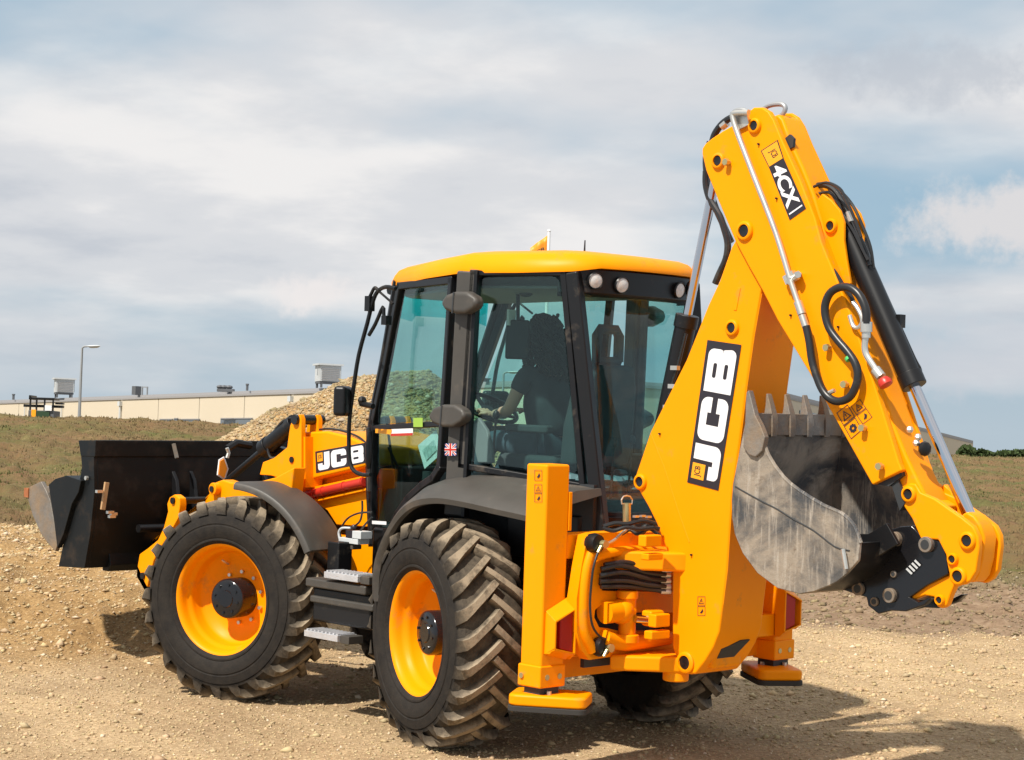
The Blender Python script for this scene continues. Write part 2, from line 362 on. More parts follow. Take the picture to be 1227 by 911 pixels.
def quad_map(vs, fs, quad, lift, W_, H_):
    a, b, c, d = [Vector(q) for q in quad]; n = (b - a).cross(d - a).normalized()
    if n.dot(CAM - a) < 0: n = -n
    mb = MB(); P = []
    for v in vs:
        u_, v_ = v[0] / W_, v[1] / H_
        P.append(a * (1 - u_) * (1 - v_) + b * u_ * (1 - v_) + c * u_ * v_ + d * (1 - u_) * v_ + n * lift)
    mb.add(P, fs); return mb
def text_mesh(txt, quad, lift, pad=.08, bold=.02, shear=0):
    cu = bpy.data.curves.new('words', 'FONT'); cu.body = txt; cu.fill_mode = 'BOTH'; cu.offset = bold; cu.shear = shear
    ob = bpy.data.objects.new('words', cu); COL.objects.link(ob); bpy.context.view_layer.update()
    me = bpy.data.meshes.new_from_object(ob.evaluated_get(bpy.context.evaluated_depsgraph_get()))
    vs = [tuple(v.co) for v in me.vertices]; fs = [tuple(p.vertices) for p in me.polygons]
    bpy.data.objects.remove(ob); bpy.data.curves.remove(cu); bpy.data.meshes.remove(me)
    x0 = min(v[0] for v in vs); x1 = max(v[0] for v in vs); y0 = min(v[1] for v in vs); y1 = max(v[1] for v in vs)
    vs = [(pad + (v[0] - x0) / (x1 - x0) * (1 - 2 * pad), pad + (v[1] - y0) / (y1 - y0) * (1 - 2 * pad), 0) for v in vs]
    return quad_map(vs, fs, quad, lift, 1, 1)
def rr(x0, y0, x1, y1, r, n=4):
    o = []
    for cx, cy, a0 in ((x1 - r, y0 + r, -90), (x1 - r, y1 - r, 0), (x0 + r, y1 - r, 90), (x0 + r, y0 + r, 180)):
        for k in range(n + 1): a = math.radians(a0 + 90 * k / n); o.append((cx + r * math.cos(a), cy + r * math.sin(a)))
    return o
def arc(cx, cy, r, a0, a1, n=5): return [(cx + r * math.cos(math.radians(a0 + (a1 - a0) * k / n)), cy + r * math.sin(math.radians(a0 + (a1 - a0) * k / n))) for k in range(n + 1)]
# the maker's three letters, drawn in a 3.5 x 1 frame
LJ = [(.50, .90), (.98, .90)] + [(.98, .30)] + arc(.76, .30, .22, 0, -90) + arc(.34, .24, .16, -90, -180) + [(.18, .40), (.52, .40), (.55, .30), (.62, .30), (.62, .90)]
LJ = [(.62, .90), (1.0, .90)] + arc(.80, .28, .20, 0, -90) + arc(.32, .22, .14, -90, -180) + [(.18, .40)] + [(.50, .40), (.50, .30), (.62, .30)]
LC = arc(1.95, .70, .20, 0, 90) + arc(1.30, .70, .20, 90, 180) + arc(1.30, .28, .20, 180, 270) + arc(1.95, .28, .20, 270, 360) + [(2.15, .42), (1.78, .42), (1.78, .30), (1.48, .30), (1.48, .68), (1.78, .68), (1.78, .58), (2.15, .58)]
LB = [(2.28, .08), (2.28, .90)] + arc(3.16, .74, .16, 90, 0) + arc(3.20, .56, .12, 0, -60, 3) + arc(3.20, .40, .12, 60, 0, 3) + arc(3.18, .24, .16, 0, -90)
LBH = [rr(2.62, .27, 2.98, .38, .04, 2), rr(2.62, .60, 2.98, .71, .04, 2)]
def jcb_decal(parent, quad, name='maker_decal', label=None):
    o = quad_map([(0, 0), (3.5, 0), (3.5, 1), (0, 1)], [(0, 1, 2, 3)], quad, .003, 3.5, 1).build(name, 'blackprint', parent, label=label, smooth=0)
    flat_mesh([LJ], quad, .0045, 3.5, 1).build('letter', 'white', o, smooth=0)
    flat_mesh([LC], quad, .0045, 3.5, 1).build('letter', 'white', o, smooth=0)
    flat_mesh([LB] + LBH, quad, .0045, 3.5, 1).build('letter', 'white', o, smooth=0)
    q = [(.14, .50), (.52, .50), (.52, .90), (.14, .90)]
    flat_mesh([q], quad, .0045, 3.5, 1).build('emblem_square', 'yprint', o, smooth=0)
    a, b, c, d = [Vector(x) for x in quad]
    def mp(u_, v_): return a * (1 - u_) * (1 - v_) + b * u_ * (1 - v_) + c * u_ * v_ + d * (1 - u_) * v_
    tq = [mp(.20 / 3.5, .58), mp(.46 / 3.5, .58), mp(.46 / 3.5, .82), mp(.20 / 3.5, .82)]
    text_mesh('JCB', tq, .006, .02, .01).build('emblem_letters', 'blackprint', o, smooth=0)
    return o
# ================================================================== THE SETTING
def W3(Lt, D, z): return Vector((CW.x + R0.x * Lt + D0.x * D, CW.y + R0.y * Lt + D0.y * D, z))
_M3 = MT.to_3x3()
def WP(px, py, D):                                  # world point seen at (px, py) that lies D metres ahead of the viewer
    v = _M3 @ (_d + _r * ((px - PW / 2) / FPX) - _u * ((py - PH / 2) / FPX))
    h = v.x * D0.x + v.y * D0.y
    return CW + v * (D / h)
def LD(p): q = p - CW; return q.x * R0.x + q.y * R0.y, q.x * D0.x + q.y * D0.y
S0 = CW.x * D0.x + CW.y * D0.y
TAB = np.random.RandomState(5).rand(256, 256)
def vn(x, y):
    xi = np.floor(x).astype(int); yi = np.floor(y).astype(int); fx = x - xi; fy = y - yi
    fx = fx * fx * (3 - 2 * fx); fy = fy * fy * (3 - 2 * fy)
    g = lambda a, b: TAB[a % 256, b % 256]
    return (g(xi, yi) * (1 - fx) + g(xi + 1, yi) * fx) * (1 - fy) + (g(xi, yi + 1) * (1 - fx) + g(xi + 1, yi + 1) * fx) * fy - .5
def fbm(x, y, o=4, g=.5):
    s = 0; a = 1
    for i in range(o): s = s + a * vn(x * 2 ** i + 17.3 * i, y * 2 ** i + 9.1 * i); a *= g
    return s
def sst(a, b, x): t = np.clip((x - a) / (b - a), 0, 1); return t * t * (3 - 2 * t)
ZCL = WP(60, 499, 58).z; ZCR = WP(1190, 551, 92).z
TT = math.tan(TILT)
def edge_gravel(Lt): return 24.4 - 6.3 * sst(-2.5, 4.5, Lt) + .9 * vn(Lt * .8 + 3, Lt * 0 + 1.2)
def edge_grass(Lt): return 24.8 - 2.6 * sst(-2.5, 4.5, Lt) + 1.2 * vn(Lt * .9 + 8, Lt * 0 + 4.2)
def H(Lt, D, fine=True):
    Lt = np.asarray(Lt, float); D = np.asarray(D, float)
    base = TT * (D + S0)
    k = np.clip(Lt / np.maximum(D, 1), -.3, .3) / .6 + .5
    Dp = 58 + 34 * k; zc = ZCL + (ZCR - ZCL) * k
    D1 = 23.0; zb = TT * (D1 + S0); t = np.clip((D - D1) / (Dp - D1), 0, 1)
    far = zb + (zc - zb) * (t * (1.18 - .18 * t)); far = np.where(D > Dp, zc - .0 * D, far)
    z = np.where(D > D1, far, base)
    z = z + .46 * sst(-1.1, -2.6, Lt) * sst(14.0, 17.0, D) * sst(26, 21, D)
    z = z + .10 * sst(3.0, 4.2, Lt) * sst(18.5, 20, D) * sst(23.5, 21.5, D)
    if fine:
        nearm = 1 - sst(30, 60, D)
        rough = .010 + .055 * sst(-1.0, -2.4, Lt) * sst(14.2, 15.5, D) + .04 * sst(20, 26, D) + .05 * sst(2.5, 4, Lt) * sst(17.5, 19, D)
        z = z + rough * fbm(Lt * 2.1, D * 1.3, 5, .62) * 1.6 * (1 + 0 * nearm) + .03 * fbm(Lt * .35, D * .3, 2) * sst(14, 18, D)
        z = z + sst(40, 60, D) * .22 * fbm(Lt * .25, D * .12, 3) * (D < 130)
    return z
def attr_mesh(name, verts, faces, cols, material, kind=None, smooth=True, parent=None):
    me = bpy.data.meshes.new(name); nv = len(verts); fa = np.asarray(faces, dtype=np.int32); k = fa.shape[1]
    me.vertices.add(nv); me.vertices.foreach_set('co', np.asarray(verts, dtype=np.float32).ravel())
    me.loops.add(fa.size); me.loops.foreach_set('vertex_index', fa.ravel())
    me.polygons.add(len(fa)); me.polygons.foreach_set('loop_start', np.arange(0, fa.size, k, dtype=np.int32)); me.polygons.foreach_set('loop_total', np.full(len(fa), k, dtype=np.int32))
    if smooth: me.polygons.foreach_set('use_smooth', np.ones(len(fa), dtype=bool))
    me.update(calc_edges=True)
    if cols is not None:
        a = me.color_attributes.new('tone', 'FLOAT_COLOR', 'POINT'); a.data.foreach_set('color', np.asarray(cols, dtype=np.float32).ravel())
    me.materials.append(material); o = bpy.data.objects.new(name, me); COL.objects.link(o)
    if kind: o['kind'] = kind
    if parent: o.parent = parent
    return o
def shader(name, rough=.9):
    m = bpy.data.materials.new(name); m.use_nodes = True; t = m.node_tree; b = t.nodes['Principled BSDF']; b.inputs['Roughness'].default_value = rough
    b.inputs['Specular IOR Level'].default_value = .2
    def n(tp, **k):
        q = t.nodes.new(tp)
        for a, v_ in k.items(): setattr(q, a, v_)
        return q
    return m, t, b, n, t.links
def ground_mat():
    m, t, b, n, l = shader('gravel_soil_and_grass')
    at = n('ShaderNodeAttribute', attribute_name='tone'); tc_ = n('ShaderNodeTexCoord'); s = n('ShaderNodeSeparateColor'); l.new(at.outputs['Color'], s.inputs[0])
    def noise(sc, d, r, dist=0):
        q = n('ShaderNodeTexNoise'); q.inputs['Scale'].default_value = sc; q.inputs['Detail'].default_value = d; q.inputs['Roughness'].default_value = r; q.inputs['Distortion'].default_value = dist
        l.new(tc_.outputs['Object'], q.inputs[0]); return q
    def rmp(src, st):
        r = n('ShaderNodeValToRGB'); e = r.color_ramp.elements
        while len(e) < len(st): e.new(.5)
        for q, (p, c) in zip(e, st): q.position = p; q.color = (*c, 1)
        l.new(src, r.inputs[0]); return r
    def mix(f, a, c, bt='MIX'):
        q = n('ShaderNodeMixRGB', blend_type=bt)
        if isinstance(f, float): q.inputs[0].default_value = f
        else: l.new(f, q.inputs[0])
        l.new(a, q.inputs[1]); l.new(c, q.inputs[2]); return q.outputs[0]
    g1 = rmp(noise(55, 6, .72).outputs[0], [(.28, (.34, .245, .140)), (.45, (.52, .395, .245)), (.60, (.62, .480, .305)), (.76, (.74, .60, .41))])
    g2 = rmp(noise(.9, 5, .6).outputs[0], [(.3, (.80, .76, .72)), (.7, (1.12, 1.1, 1.06))])
    vo = n('ShaderNodeTexVoronoi'); vo.inputs['Scale'].default_value = 26; l.new(tc_.outputs['Object'], vo.inputs[0])
    v2 = rmp(vo.outputs['Distance'], [(.12, (1.1, 1.1, 1.1)), (.6, (.78, .75, .72))])
    grav = mix(1.0, mix(1.0, g1.outputs[0], g2.outputs[0], 'MULTIPLY'), v2.outputs[0], 'MULTIPLY')
    mpt = n('ShaderNodeMapping'); mpt.inputs['Rotation'].default_value = (0, 0, -math.atan2(R0.y, R0.x) + .10); mpt.inputs['Scale'].default_value = (.16, 1.5, 1); l.new(tc_.outputs['Object'], mpt.inputs[0])
    qt = n('ShaderNodeTexNoise'); qt.inputs['Scale'].default_value = 1.1; qt.inputs['Detail'].default_value = 6; qt.inputs['Roughness'].default_value = .62; l.new(mpt.outputs[0], qt.inputs[0])
    trk = rmp(qt.outputs[0], [(.36, (.78, .73, .68)), (.52, (1.0, .98, .96)), (.66, (1.14, 1.12, 1.08))])
    grav = mix(.85, grav, trk.outputs[0], 'MULTIPLY')
    lf = n('ShaderNodeRGB'); lf.outputs[0].default_value = (.84, .74, .56, 1); grav2 = mix(1.0, grav, lf.outputs[0], 'MULTIPLY'); grav = mix(s.outputs[2], grav, grav2)
    so_ = rmp(noise(7, 8, .7).outputs[0], [(.3, (.17, .105, .062)), (.55, (.28, .19, .12)), (.75, (.38, .28, .19))])
    gr1 = rmp(noise(2.6, 9, .74, .4).outputs[0], [(.34, (.10, .068, .032)), (.46, (.200, .138, .072)), (.56, (.158, .128, .058)), (.68, (.29, .21, .12))])
    gr2 = rmp(noise(.22, 5, .6).outputs[0], [(.44, (1.08, .94, .86)), (.62, (.72, .92, .60))])
    grs = mix(1.0, gr1.outputs[0], gr2.outputs[0], 'MULTIPLY')
    c1 = mix(s.outputs[0], grav, so_.outputs[0]); c2 = mix(s.outputs[1], c1, grs)
    l.new(c2, b.inputs['Base Color'])
    bp = n('ShaderNodeBump'); bp.inputs['Strength'].default_value = .75; bp.inputs['Distance'].default_value = .03
    add = n('ShaderNodeMath', operation='ADD'); l.new(noise(38, 8, .7).outputs[0], add.inputs[0])
    ad2 = n('ShaderNodeMath', operation='MULTIPLY'); l.new(noise(4.5, 9, .75).outputs[0], ad2.inputs[0])
    sc = n('ShaderNodeMath', operation='MULTIPLY_ADD'); l.new(s.outputs[1], sc.inputs[0]); sc.inputs[1].default_value = 3.5; sc.inputs[2].default_value = .7
    l.new(sc.outputs[0], ad2.inputs[1]); l.new(ad2.outputs[0], add.inputs[1]); l.new(add.outputs[0], bp.inputs['Height']); l.new(bp.outputs[0], b.inputs['Normal'])
    return m
def rows_D():
    d = [3.0]
    while d[-1] < 2600:
        q = d[-1]; step = .075 if 8 < q < 26 else (.5 if q < 8 else q * .0065)
        if q > 130: step = q * .05
        d.append(q + step)
    return np.array(d)
Dr = rows_D(); nc = 420; uu = np.linspace(-1, 1, nc)
DD = np.repeat(Dr[:, None], nc, 1); LL = uu[None, :] * (DD * .36 + 1.5 + 0 * DD) * np.where(DD > 150, 1 + (DD - 150) / 600, 1)
ZZ = H(LL, DD)
X = CW.x + R0.x * LL + D0.x * DD; Y = CW.y + R0.y * LL + D0.y * DD
idx = np.arange(len(Dr) * nc).reshape(len(Dr), nc)
F = np.stack([idx[:-1, :-1], idx[:-1, 1:], idx[1:, 1:], idx[1:, :-1]], -1).reshape(-1, 4)
eg = edge_gravel(LL); er = edge_grass(LL); nz = .5 * fbm(LL * 1.7, DD * 1.2, 4, .6)
soil = sst(-.25, .35, DD - eg + nz); grs = sst(-.8, 2.2 + 1.5 * sst(2, 4, LL), DD - er + 2.4 * nz)
# browner tone over the loose fill of the left berm
loose = sst(-.9, -2.0, LL + .6 * nz) * sst(13.9, 15.0, DD + .8 * nz)
cols = np.stack([soil, grs, loose, soil * 0 + 1], -1).reshape(-1, 4)
attr_mesh('ground', np.stack([X, Y, ZZ], -1).reshape(-1, 3), F, cols, ground_mat(), 'structure')

def rock_mat():
    m, t, b, n, l = shader('limestone_gravel', .92)
    at = n('ShaderNodeAttribute', attribute_name='tone'); l.new(at.outputs['Color'], b.inputs['Base Color']); return m
RM = rock_mat()
OV = np.array([(1, 0, 0), (-1, 0, 0), (0, 1, 0), (0, -1, 0), (0, 0, 1), (0, 0, -1.)]); OF = np.array([(0, 2, 4), (2, 1, 4), (1, 3, 4), (3, 0, 4), (2, 0, 5), (1, 2, 5), (3, 1, 5), (0, 3, 5)])
def rocks(name, Lc, Dc, zc, size, material, tonef=None):
    n = len(Lc); rs = RNG
    a = rs.rand(n) * 6.283; ax = rs.rand(n) * 1.2 - .6
    v = OV[None] * (size[:, None, None] * (.6 + .7 * rs.rand(n, 6, 1))) * np.stack([1 + .4 * rs.rand(n), .7 + .4 * rs.rand(n), .45 + .4 * rs.rand(n)], -1)[:, None, :]
    ca, sa = np.cos(ax)[:, None], np.sin(ax)[:, None]; y, z = v[..., 1] * ca - v[..., 2] * sa, v[..., 1] * sa + v[..., 2] * ca
    v[..., 1], v[..., 2] = y, z
    ca, sa = np.cos(a)[:, None], np.sin(a)[:, None]; x, y = v[..., 0] * ca - v[..., 1] * sa, v[..., 0] * sa + v[..., 1] * ca
    px = CW.x + R0.x * Lc + D0.x * Dc; py = CW.y + R0.y * Lc + D0.y * Dc
    V_ = np.stack([x + px[:, None], y + py[:, None], v[..., 2] + zc[:, None]], -1).reshape(-1, 3)
    F_ = (OF[None] + 6 * np.arange(n)[:, None, None]).reshape(-1, 3)
    tn = .70 + .36 * rs.rand(n); base = np.array([.54, .405, .235]) * (1 + .10 * (rs.rand(n, 3) - .5)); c = base * tn[:, None]
    pale = rs.rand(n) < .06; c[pale] = np.array([.66, .53, .38]) * (.8 + .35 * rs.rand(pale.sum(), 1))
    if tonef is not None: c = c * tonef[:, None]
    C_ = np.repeat(np.concatenate([c, np.ones((n, 1))], 1), 6, 0)
    return attr_mesh(name, V_, F_, C_, material, 'stuff', smooth=False)
n = 130000
Dc = 8.2 + 16.2 * RNG.rand(n) ** 1.15; Lc = (RNG.rand(n) * 2 - 1) * (Dc * .285 + .3)
keep = Dc < edge_gravel(Lc) + .3; Dc = Dc[keep]; Lc = Lc[keep]
sz = .0043 * np.exp(.60 * RNG.randn(len(Dc))) * (1 + .05 * (Dc - 8))
berm = sst(-1.1, -2.4, Lc) * sst(14.0, 15.2, Dc) + .6 * sst(1.0, 2, Lc) * sst(13.5, 14.5, Dc) * sst(16.5, 15.5, Dc)
sz = np.clip(sz * (.95 + .28 * berm), .004, .045)
rocks('loose_gravel', Lc, Dc, H(Lc, Dc) + sz * .15, sz, RM)

# the tall gravel heap behind the machine
sil = [(255, 531), (270, 524), (300, 507), (330, 491), (370, 478), (385, 470), (402, 461), (425, 452), (450, 449), (480, 447), (512, 445), (524, 452), (545, 470), (570, 492), (610, 520), (660, 556)]
HD = 34.0
sL = np.array([LD(WP(a, b, HD))[0] for a, b in sil]); sZ = np.array([WP(a, b, HD).z for a, b in sil])
hl = np.linspace(sL[0] - .4, sL[-1] + .4, 330); hd = np.linspace(HD - 6, HD + 6, 230)
HLg, HDg = np.meshgrid(hl, hd)
def heapz(l_, d_):
    top = np.interp(l_, sL, sZ); g = H(l_, d_, False); off = .45 * fbm(l_ * .8 + 5, d_ * .8, 3)
    r_ = np.sqrt((d_ - HD + off * 0) ** 2 + .12) - .35
    z = top - .58 * r_ + .10 * fbm(l_ * 2.2, d_ * 2.2, 5, .65) * np.clip(r_ * 1.3, .25, 1)
    return np.maximum(z, g - .15)
HZ = heapz(HLg, HDg)
hi = np.arange(HLg.size).reshape(HLg.shape); hf = np.stack([hi[:-1, :-1], hi[:-1, 1:], hi[1:, 1:], hi[1:, :-1]], -1).reshape(-1, 4)
n = 16000; Lc = 1.5 + 9 * RNG.rand(n); Dc = 17.5 + 8.5 * RNG.rand(n); k = Dc > edge_gravel(Lc) + .2; Lc, Dc = Lc[k], Dc[k]; sz = np.clip(.011 * np.exp(.6 * RNG.randn(len(Lc))), .004, .05)
rocks('earth_clods', Lc, Dc, H(Lc, Dc) + sz * .2, sz, RM, .42 + .18 * RNG.rand(len(Lc)))
heap = attr_mesh('gravel_heap', np.stack([CW.x + R0.x * HLg + D0.x * HDg, CW.y + R0.y * HLg + D0.y * HDg, HZ], -1).reshape(-1, 3), hf, np.tile([0, 0, 1., 1.], (HLg.size, 1)), bpy.data.materials['gravel_soil_and_grass'])
tag(heap, 'tall heap of tan gravel behind the machine, in front of the cream factory', 'gravel heap')
n = 60000; l_ = sL[0] + (sL[-1] - sL[0]) * RNG.rand(n); d_ = HD - 5.5 + 6 * RNG.rand(n); z_ = heapz(l_, d_); k = z_ > H(l_, d_, False) + .02
l_, d_, z_ = l_[k], d_[k], z_[k]; sz = np.clip(.0145 * np.exp(.6 * RNG.randn(len(l_))), .006, .09)
hs = rocks('heap_stones', l_, d_, z_ + sz * .1, sz, RM, .62 + .30 * sst(-.35, .35, fbm(l_ * .7, z_ * 2.0, 4))); hs.parent = heap

# rough grass on the bank
def grass_mat():
    m, t, b, n, l = shader('dry_grass_blades', .8)
    at = n('ShaderNodeAttribute', attribute_name='tone'); l.new(at.outputs['Color'], b.inputs['Base Color']); return m
def blades(name, Lc, Dc, zc, h, wd, col):
    n = len(Lc); a = RNG.rand(n) * 6.283; ln = (RNG.rand(n) - .3) * h * 1.1; b_ = RNG.rand(n) * 6.283
    px = CW.x + R0.x * Lc + D0.x * Dc; py = CW.y + R0.y * Lc + D0.y * Dc
    dx, dy = np.cos(a) * wd, np.sin(a) * wd
    V_ = np.stack([np.stack([px - dx, py - dy, zc - .02], -1), np.stack([px + dx, py + dy, zc - .02], -1), np.stack([px + np.cos(b_) * ln, py + np.sin(b_) * ln, zc + h], -1)], 1).reshape(-1, 3)
    C_ = np.repeat(np.concatenate([col, np.ones((n, 1))], 1), 3, 0)
    return attr_mesh(name, V_, np.arange(3 * n).reshape(-1, 3), C_, grass_mat(), 'stuff', smooth=False)
nt_ = 30000; Dt = 22.5 + 75 * RNG.rand(nt_) ** 1.6; Lt_ = (RNG.rand(nt_) * 2 - 1) * (Dt * .30)
clump = fbm(Lt_ * .9, Dt * .7, 4, .6); k = (Dt > edge_grass(Lt_) + 1.8 * (RNG.rand(nt_) ** .5) * (1 + 2.5 * (Lt_ > 2)) - .9) & (clump > -.22); Dt = Dt[k]; Lt_ = Lt_[k]
q = 6; Lb = np.repeat(Lt_, q) + .10 * RNG.randn(len(Lt_) * q) * (1 + np.repeat(Dt, q) / 50); Db = np.repeat(Dt, q) + .10 * RNG.randn(len(Lt_) * q)
gt = fbm(Lb * .22 + 4, Db * .15, 3); tone = RNG.rand(len(Lb))
cg = np.where((gt > .30)[:, None], np.array([.125, .130, .046]), np.array([.215, .160, .080])) * (.7 + .45 * tone[:, None])
blades('rough_grass', Lb, Db, H(Lb, Db), (.010 + .022 * RNG.rand(len(Lb))) * (1 + np.repeat(Dt, q) / 60), .010 + .004 * RNG.rand(len(Lb)) * np.repeat(Dt, q) / 10, cg)

# ---------------------------------------------------------------- factory
ZR = 9.7
def fpt(px):                                        # point of the long west facade seen in column px
    a = (px - PW / 2) / FPX
    D = (200 - 1.7 * 1.2) / (1 + 1.7 * a); return Vector((a * D, D))
def wpt(p, z): return W3(p.x, p.y, z)
GB = 2.2
root = empty('factory_building', loc=wpt(fpt(420), GB)); inv = -wpt(fpt(420), GB)
tag(root, 'long low cream factory with grey roof edge running behind the grass bank', 'factory')
def wall(p, q, z0, z1, th, name, m_, parent=root):
    a = wpt(p, z0) + inv; b = wpt(q, z0) + inv; t = (b - a).normalized(); n_ = Vector((t.y, -t.x, 0))
    if n_.dot(CW - wpt(p, z0)) < 0: n_ = -n_
    mb = MB(); mb.prism([a, b, b + Vector((0, 0, z1 - z0)), a + Vector((0, 0, z1 - z0))], -n_ * th)
    return mb.build(name, m_, parent, smooth=0), n_
joints = [-90, -30, 24, 75, 145, 191, 240, 294, 349, 410, 470, 530, 590, 640]
cornerA = fpt(700)
pts = [fpt(j) for j in joints] + [cornerA]
pB = Vector(LD(WP(930, 470, 200))); pC = Vector(LD(WP(1166, 530, 442)))
first = None
def inter(a, b, e):                                 # shorten a panel by e at both ends: the recessed joint
    t = (b - a).normalized(); return a + t * e, b - t * e
for a, b in zip(pts[:-1], pts[1:]):
    a2, b2 = inter(a, b, .12); wall(a2, b2, GB, ZR - .28, .4, 'wall_panel', 'cream')
for k in range(4):
    a2, b2 = inter(cornerA + (pB - cornerA) * k / 4, cornerA + (pB - cornerA) * (k + 1) / 4, .08); wall(a2, b2, GB, ZR - .28, .4, 'wall_panel', 'cream')
for k in range(8):
    a2, b2 = inter(pB + (pC - pB) * k / 8, pB + (pC - pB) * (k + 1) / 8, .15); wall(a2, b2, GB, ZR - .28, .4, 'wall_panel', 'cream')
def back(p, e=.3): v_ = p.normalized(); return p + v_ * e
poly = [pts[0], cornerA, pB, pC, pC * 1.25, pts[0] * 1.2]
mb = MB(); mb.prism([wpt(back(p), GB) + inv for p in poly], (0, 0, ZR - GB - .28)); mb.build('inner_wall', 'greydark', root, smooth=0)
mb = MB(); mb.prism([wpt(p * .9985, ZR - .28) + inv for p in poly], (0, 0, .28)); mb.build('roof_edge', 'roofgrey', root, smooth=0)
mb = MB(); mb.prism([wpt(back(p, 3), ZR + .003) + inv for p in poly], (0, 0, .45)); mb.build('roof', 'roofgrey', root, smooth=0)
for px in (31, 145, 349, 75, 500):                  # downpipes with hoppers
    p = fpt(px) * .997; big = px in (145, 349)
    mb = MB(); c = wpt(p, 0) + inv; z0 = inv.z
    mb.cyl((c.x, c.y, GB + z0), (c.x, c.y, ZR - .6 + z0), .16 if big else .09, seg=8)
    if big: mb.obox((c.x, c.y, ZR - .9 + z0), (.6, .6, .7))
    mb.build('downpipe', 'unit', root)
for (x0, x1, y0, y1) in ((193, 208, 503, 512), (210, 214, 502, 512), (216, 240, 503, 512), (266, 303, 502, 512), (270, 284, 502.5, 512)):
    p, q_ = fpt(x0) * .9975, fpt(x1) * .9975; zz_ = WP((x0 + x1) / 2, y0, (p.y + q_.y) / 2).z
    f_, _n = wall(p, q_, zz_ - 1.3, zz_, .25, 'window', 'winglass')
    m1_, _n = wall(p * .999, q_ * .999, zz_, zz_ + .12, .2, 'window_lintel', 'roofgrey')
a_ = pB + (pC - pB) * .06; b_ = pB + (pC - pB) * .12; zz_ = WP(955, 492, a_.y).z
wall(a_ * .997, b_ * .997, zz_ - 1.2, zz_, .2, 'window', 'winglass')

def on_roof(px, back_): p = fpt(px); v_ = p.normalized(); return p + v_ * back_
def roof_unit(px0, px1, py0, py1, bk, lab):
    c = on_roof((px0 + px1) / 2, bk); D = c.y; wdt = (px1 - px0) / FPX * D; zt = WP(px0, py0, D).z
    zb_ = ZR + .45; r = empty('rooftop_unit', loc=wpt(c, zb_)); tag(r, lab, 'rooftop unit', 'louvred plant boxes on the factory roof')
    R = Matrix.Rotation(math.atan2(R0.y, R0.x) + .35, 3, 'Z'); h = zt - zb_ if zt > zb_ else 3
    m = MB(); m.obox((0, 0, h * .60), (wdt * .82, wdt * .8, h * .66), R); m.build('housing', 'unit', r)
    m = MB()
    for k in range(7): m.obox(R @ Vector((0, -wdt * .41, h * (.34 + k * .075))), (wdt * .7, .10, h * .03), R)
    m.build('louvre', 'roofgrey', r)
    m = MB(); m.obox((0, 0, h * .965), (wdt, wdt * .95, h * .07), R); m.build('lid', 'unit', r)
    m = MB(); m.obox(R @ Vector((wdt * .425, 0, h * .6)), (.06, wdt * .7, h * .6), R); m.build('dark_side', 'greydark', r)  # darker panel on the right side of the housing
    for sx in (-1, 1):
        for sy in (-1, 1):
            m = MB(); m.obox(R @ Vector((sx * wdt * .33, sy * wdt * .33, h * .135)), (.25, .25, h * .27), R); m.build('leg', 'greydark', r)
    m = MB(); m.obox((0, 0, h * .22), (wdt * .8, wdt * .75, h * .08), R); m.build('base_frame', 'greydark', r)
    m = MB(); m.obox(R @ Vector((-wdt * .48, -wdt * .3, h * .75)), (.08, .08, h * .5), R); m.build('pipe', 'galv', r)
roof_unit(64, 90, 453, 478, 4, 'pale louvred plant box on the factory roof left of the lamp post')
roof_unit(377, 408, 436, 470, 4, 'pale louvred plant box on the factory roof beside the gravel heap')
def small(name, mb_, m_, lab, cat): o = mb_.build(name, m_); tag(o, lab, cat); return o
c = on_roof(164, 2); p = wpt(c, ZR + .45); D = c.y; s = D / FPX; zt = WP(164, 463, D).z
r = empty('roof_vent_frame', loc=p); tag(r, 'small dark vent with an open frame on the factory roof right of the lamp post', 'roof vent'); h = zt - p.z
m = MB(); m.obox((0, 0, h / 2), (8 * s, 8 * s, h)); m.build('vent_box', 'greydark', r)
m = MB()
for (x_, z0, z1) in ((1, 0, h), (13 * s, 0, h)): m.obox(R0 * (x_ if x_ > 1 else 7 * s) + UP * h / 2, (.18, .18, h))
m.obox(R0 * 10 * s + UP * (h - .1), (7 * s, .18, .18), Matrix.Rotation(math.atan2(R0.y, R0.x), 3, 'Z')); m.build('frame', 'galv', r)
c = on_roof(271, 2); p = wpt(c, ZR + .45); s = c.y / FPX; R = Matrix.Rotation(math.atan2(R0.y, R0.x), 3, 'Z')
m = MB()
for k in (-7, -2, 4): m.ball(p + R0 * k * s + UP * .6, 4.5 * s, 8, (1, 1, .55))
m.obox(p + UP * .15, (20 * s, 1.2, .4), R); small('roof_fan_cluster', m, 'greydark', 'low dark extractor fans on the roof between the vent and the flue', 'roof fan')
for px, py0, lab in ((296.5, 461, 'thin dark flue standing on the factory roof near the gravel heap'), (17, 473, 'thin dark flue at the far left end of the factory roof')):
    c = on_roof(px, 2); p = wpt(c, ZR + .45); zt = WP(px, py0, c.y).z; m = MB(); m.cyl(p, (p.x, p.y, zt), 1.5 * c.y / FPX, seg=10); m.cyl((p.x, p.y, zt - .1), (p.x, p.y, zt + .12), 2.0 * c.y / FPX, seg=10)
    small('roof_flue', m, 'greydark', lab, 'roof flue')['group'] = 'thin flues on the factory roof'
c = on_roof(580, 2); p = wpt(c, ZR + .45); zt = WP(580, 454, c.y).z; m = MB(); m.obox((p.x, p.y, (p.z + zt) / 2), (7 * c.y / FPX, 1, zt - p.z)); m.obox((p.x, p.y, zt), (9 * c.y / FPX, 1.2, .15))
small('roof_vent', m, 'greydark', 'small dark roof vent seen through the cab side window', 'roof vent')

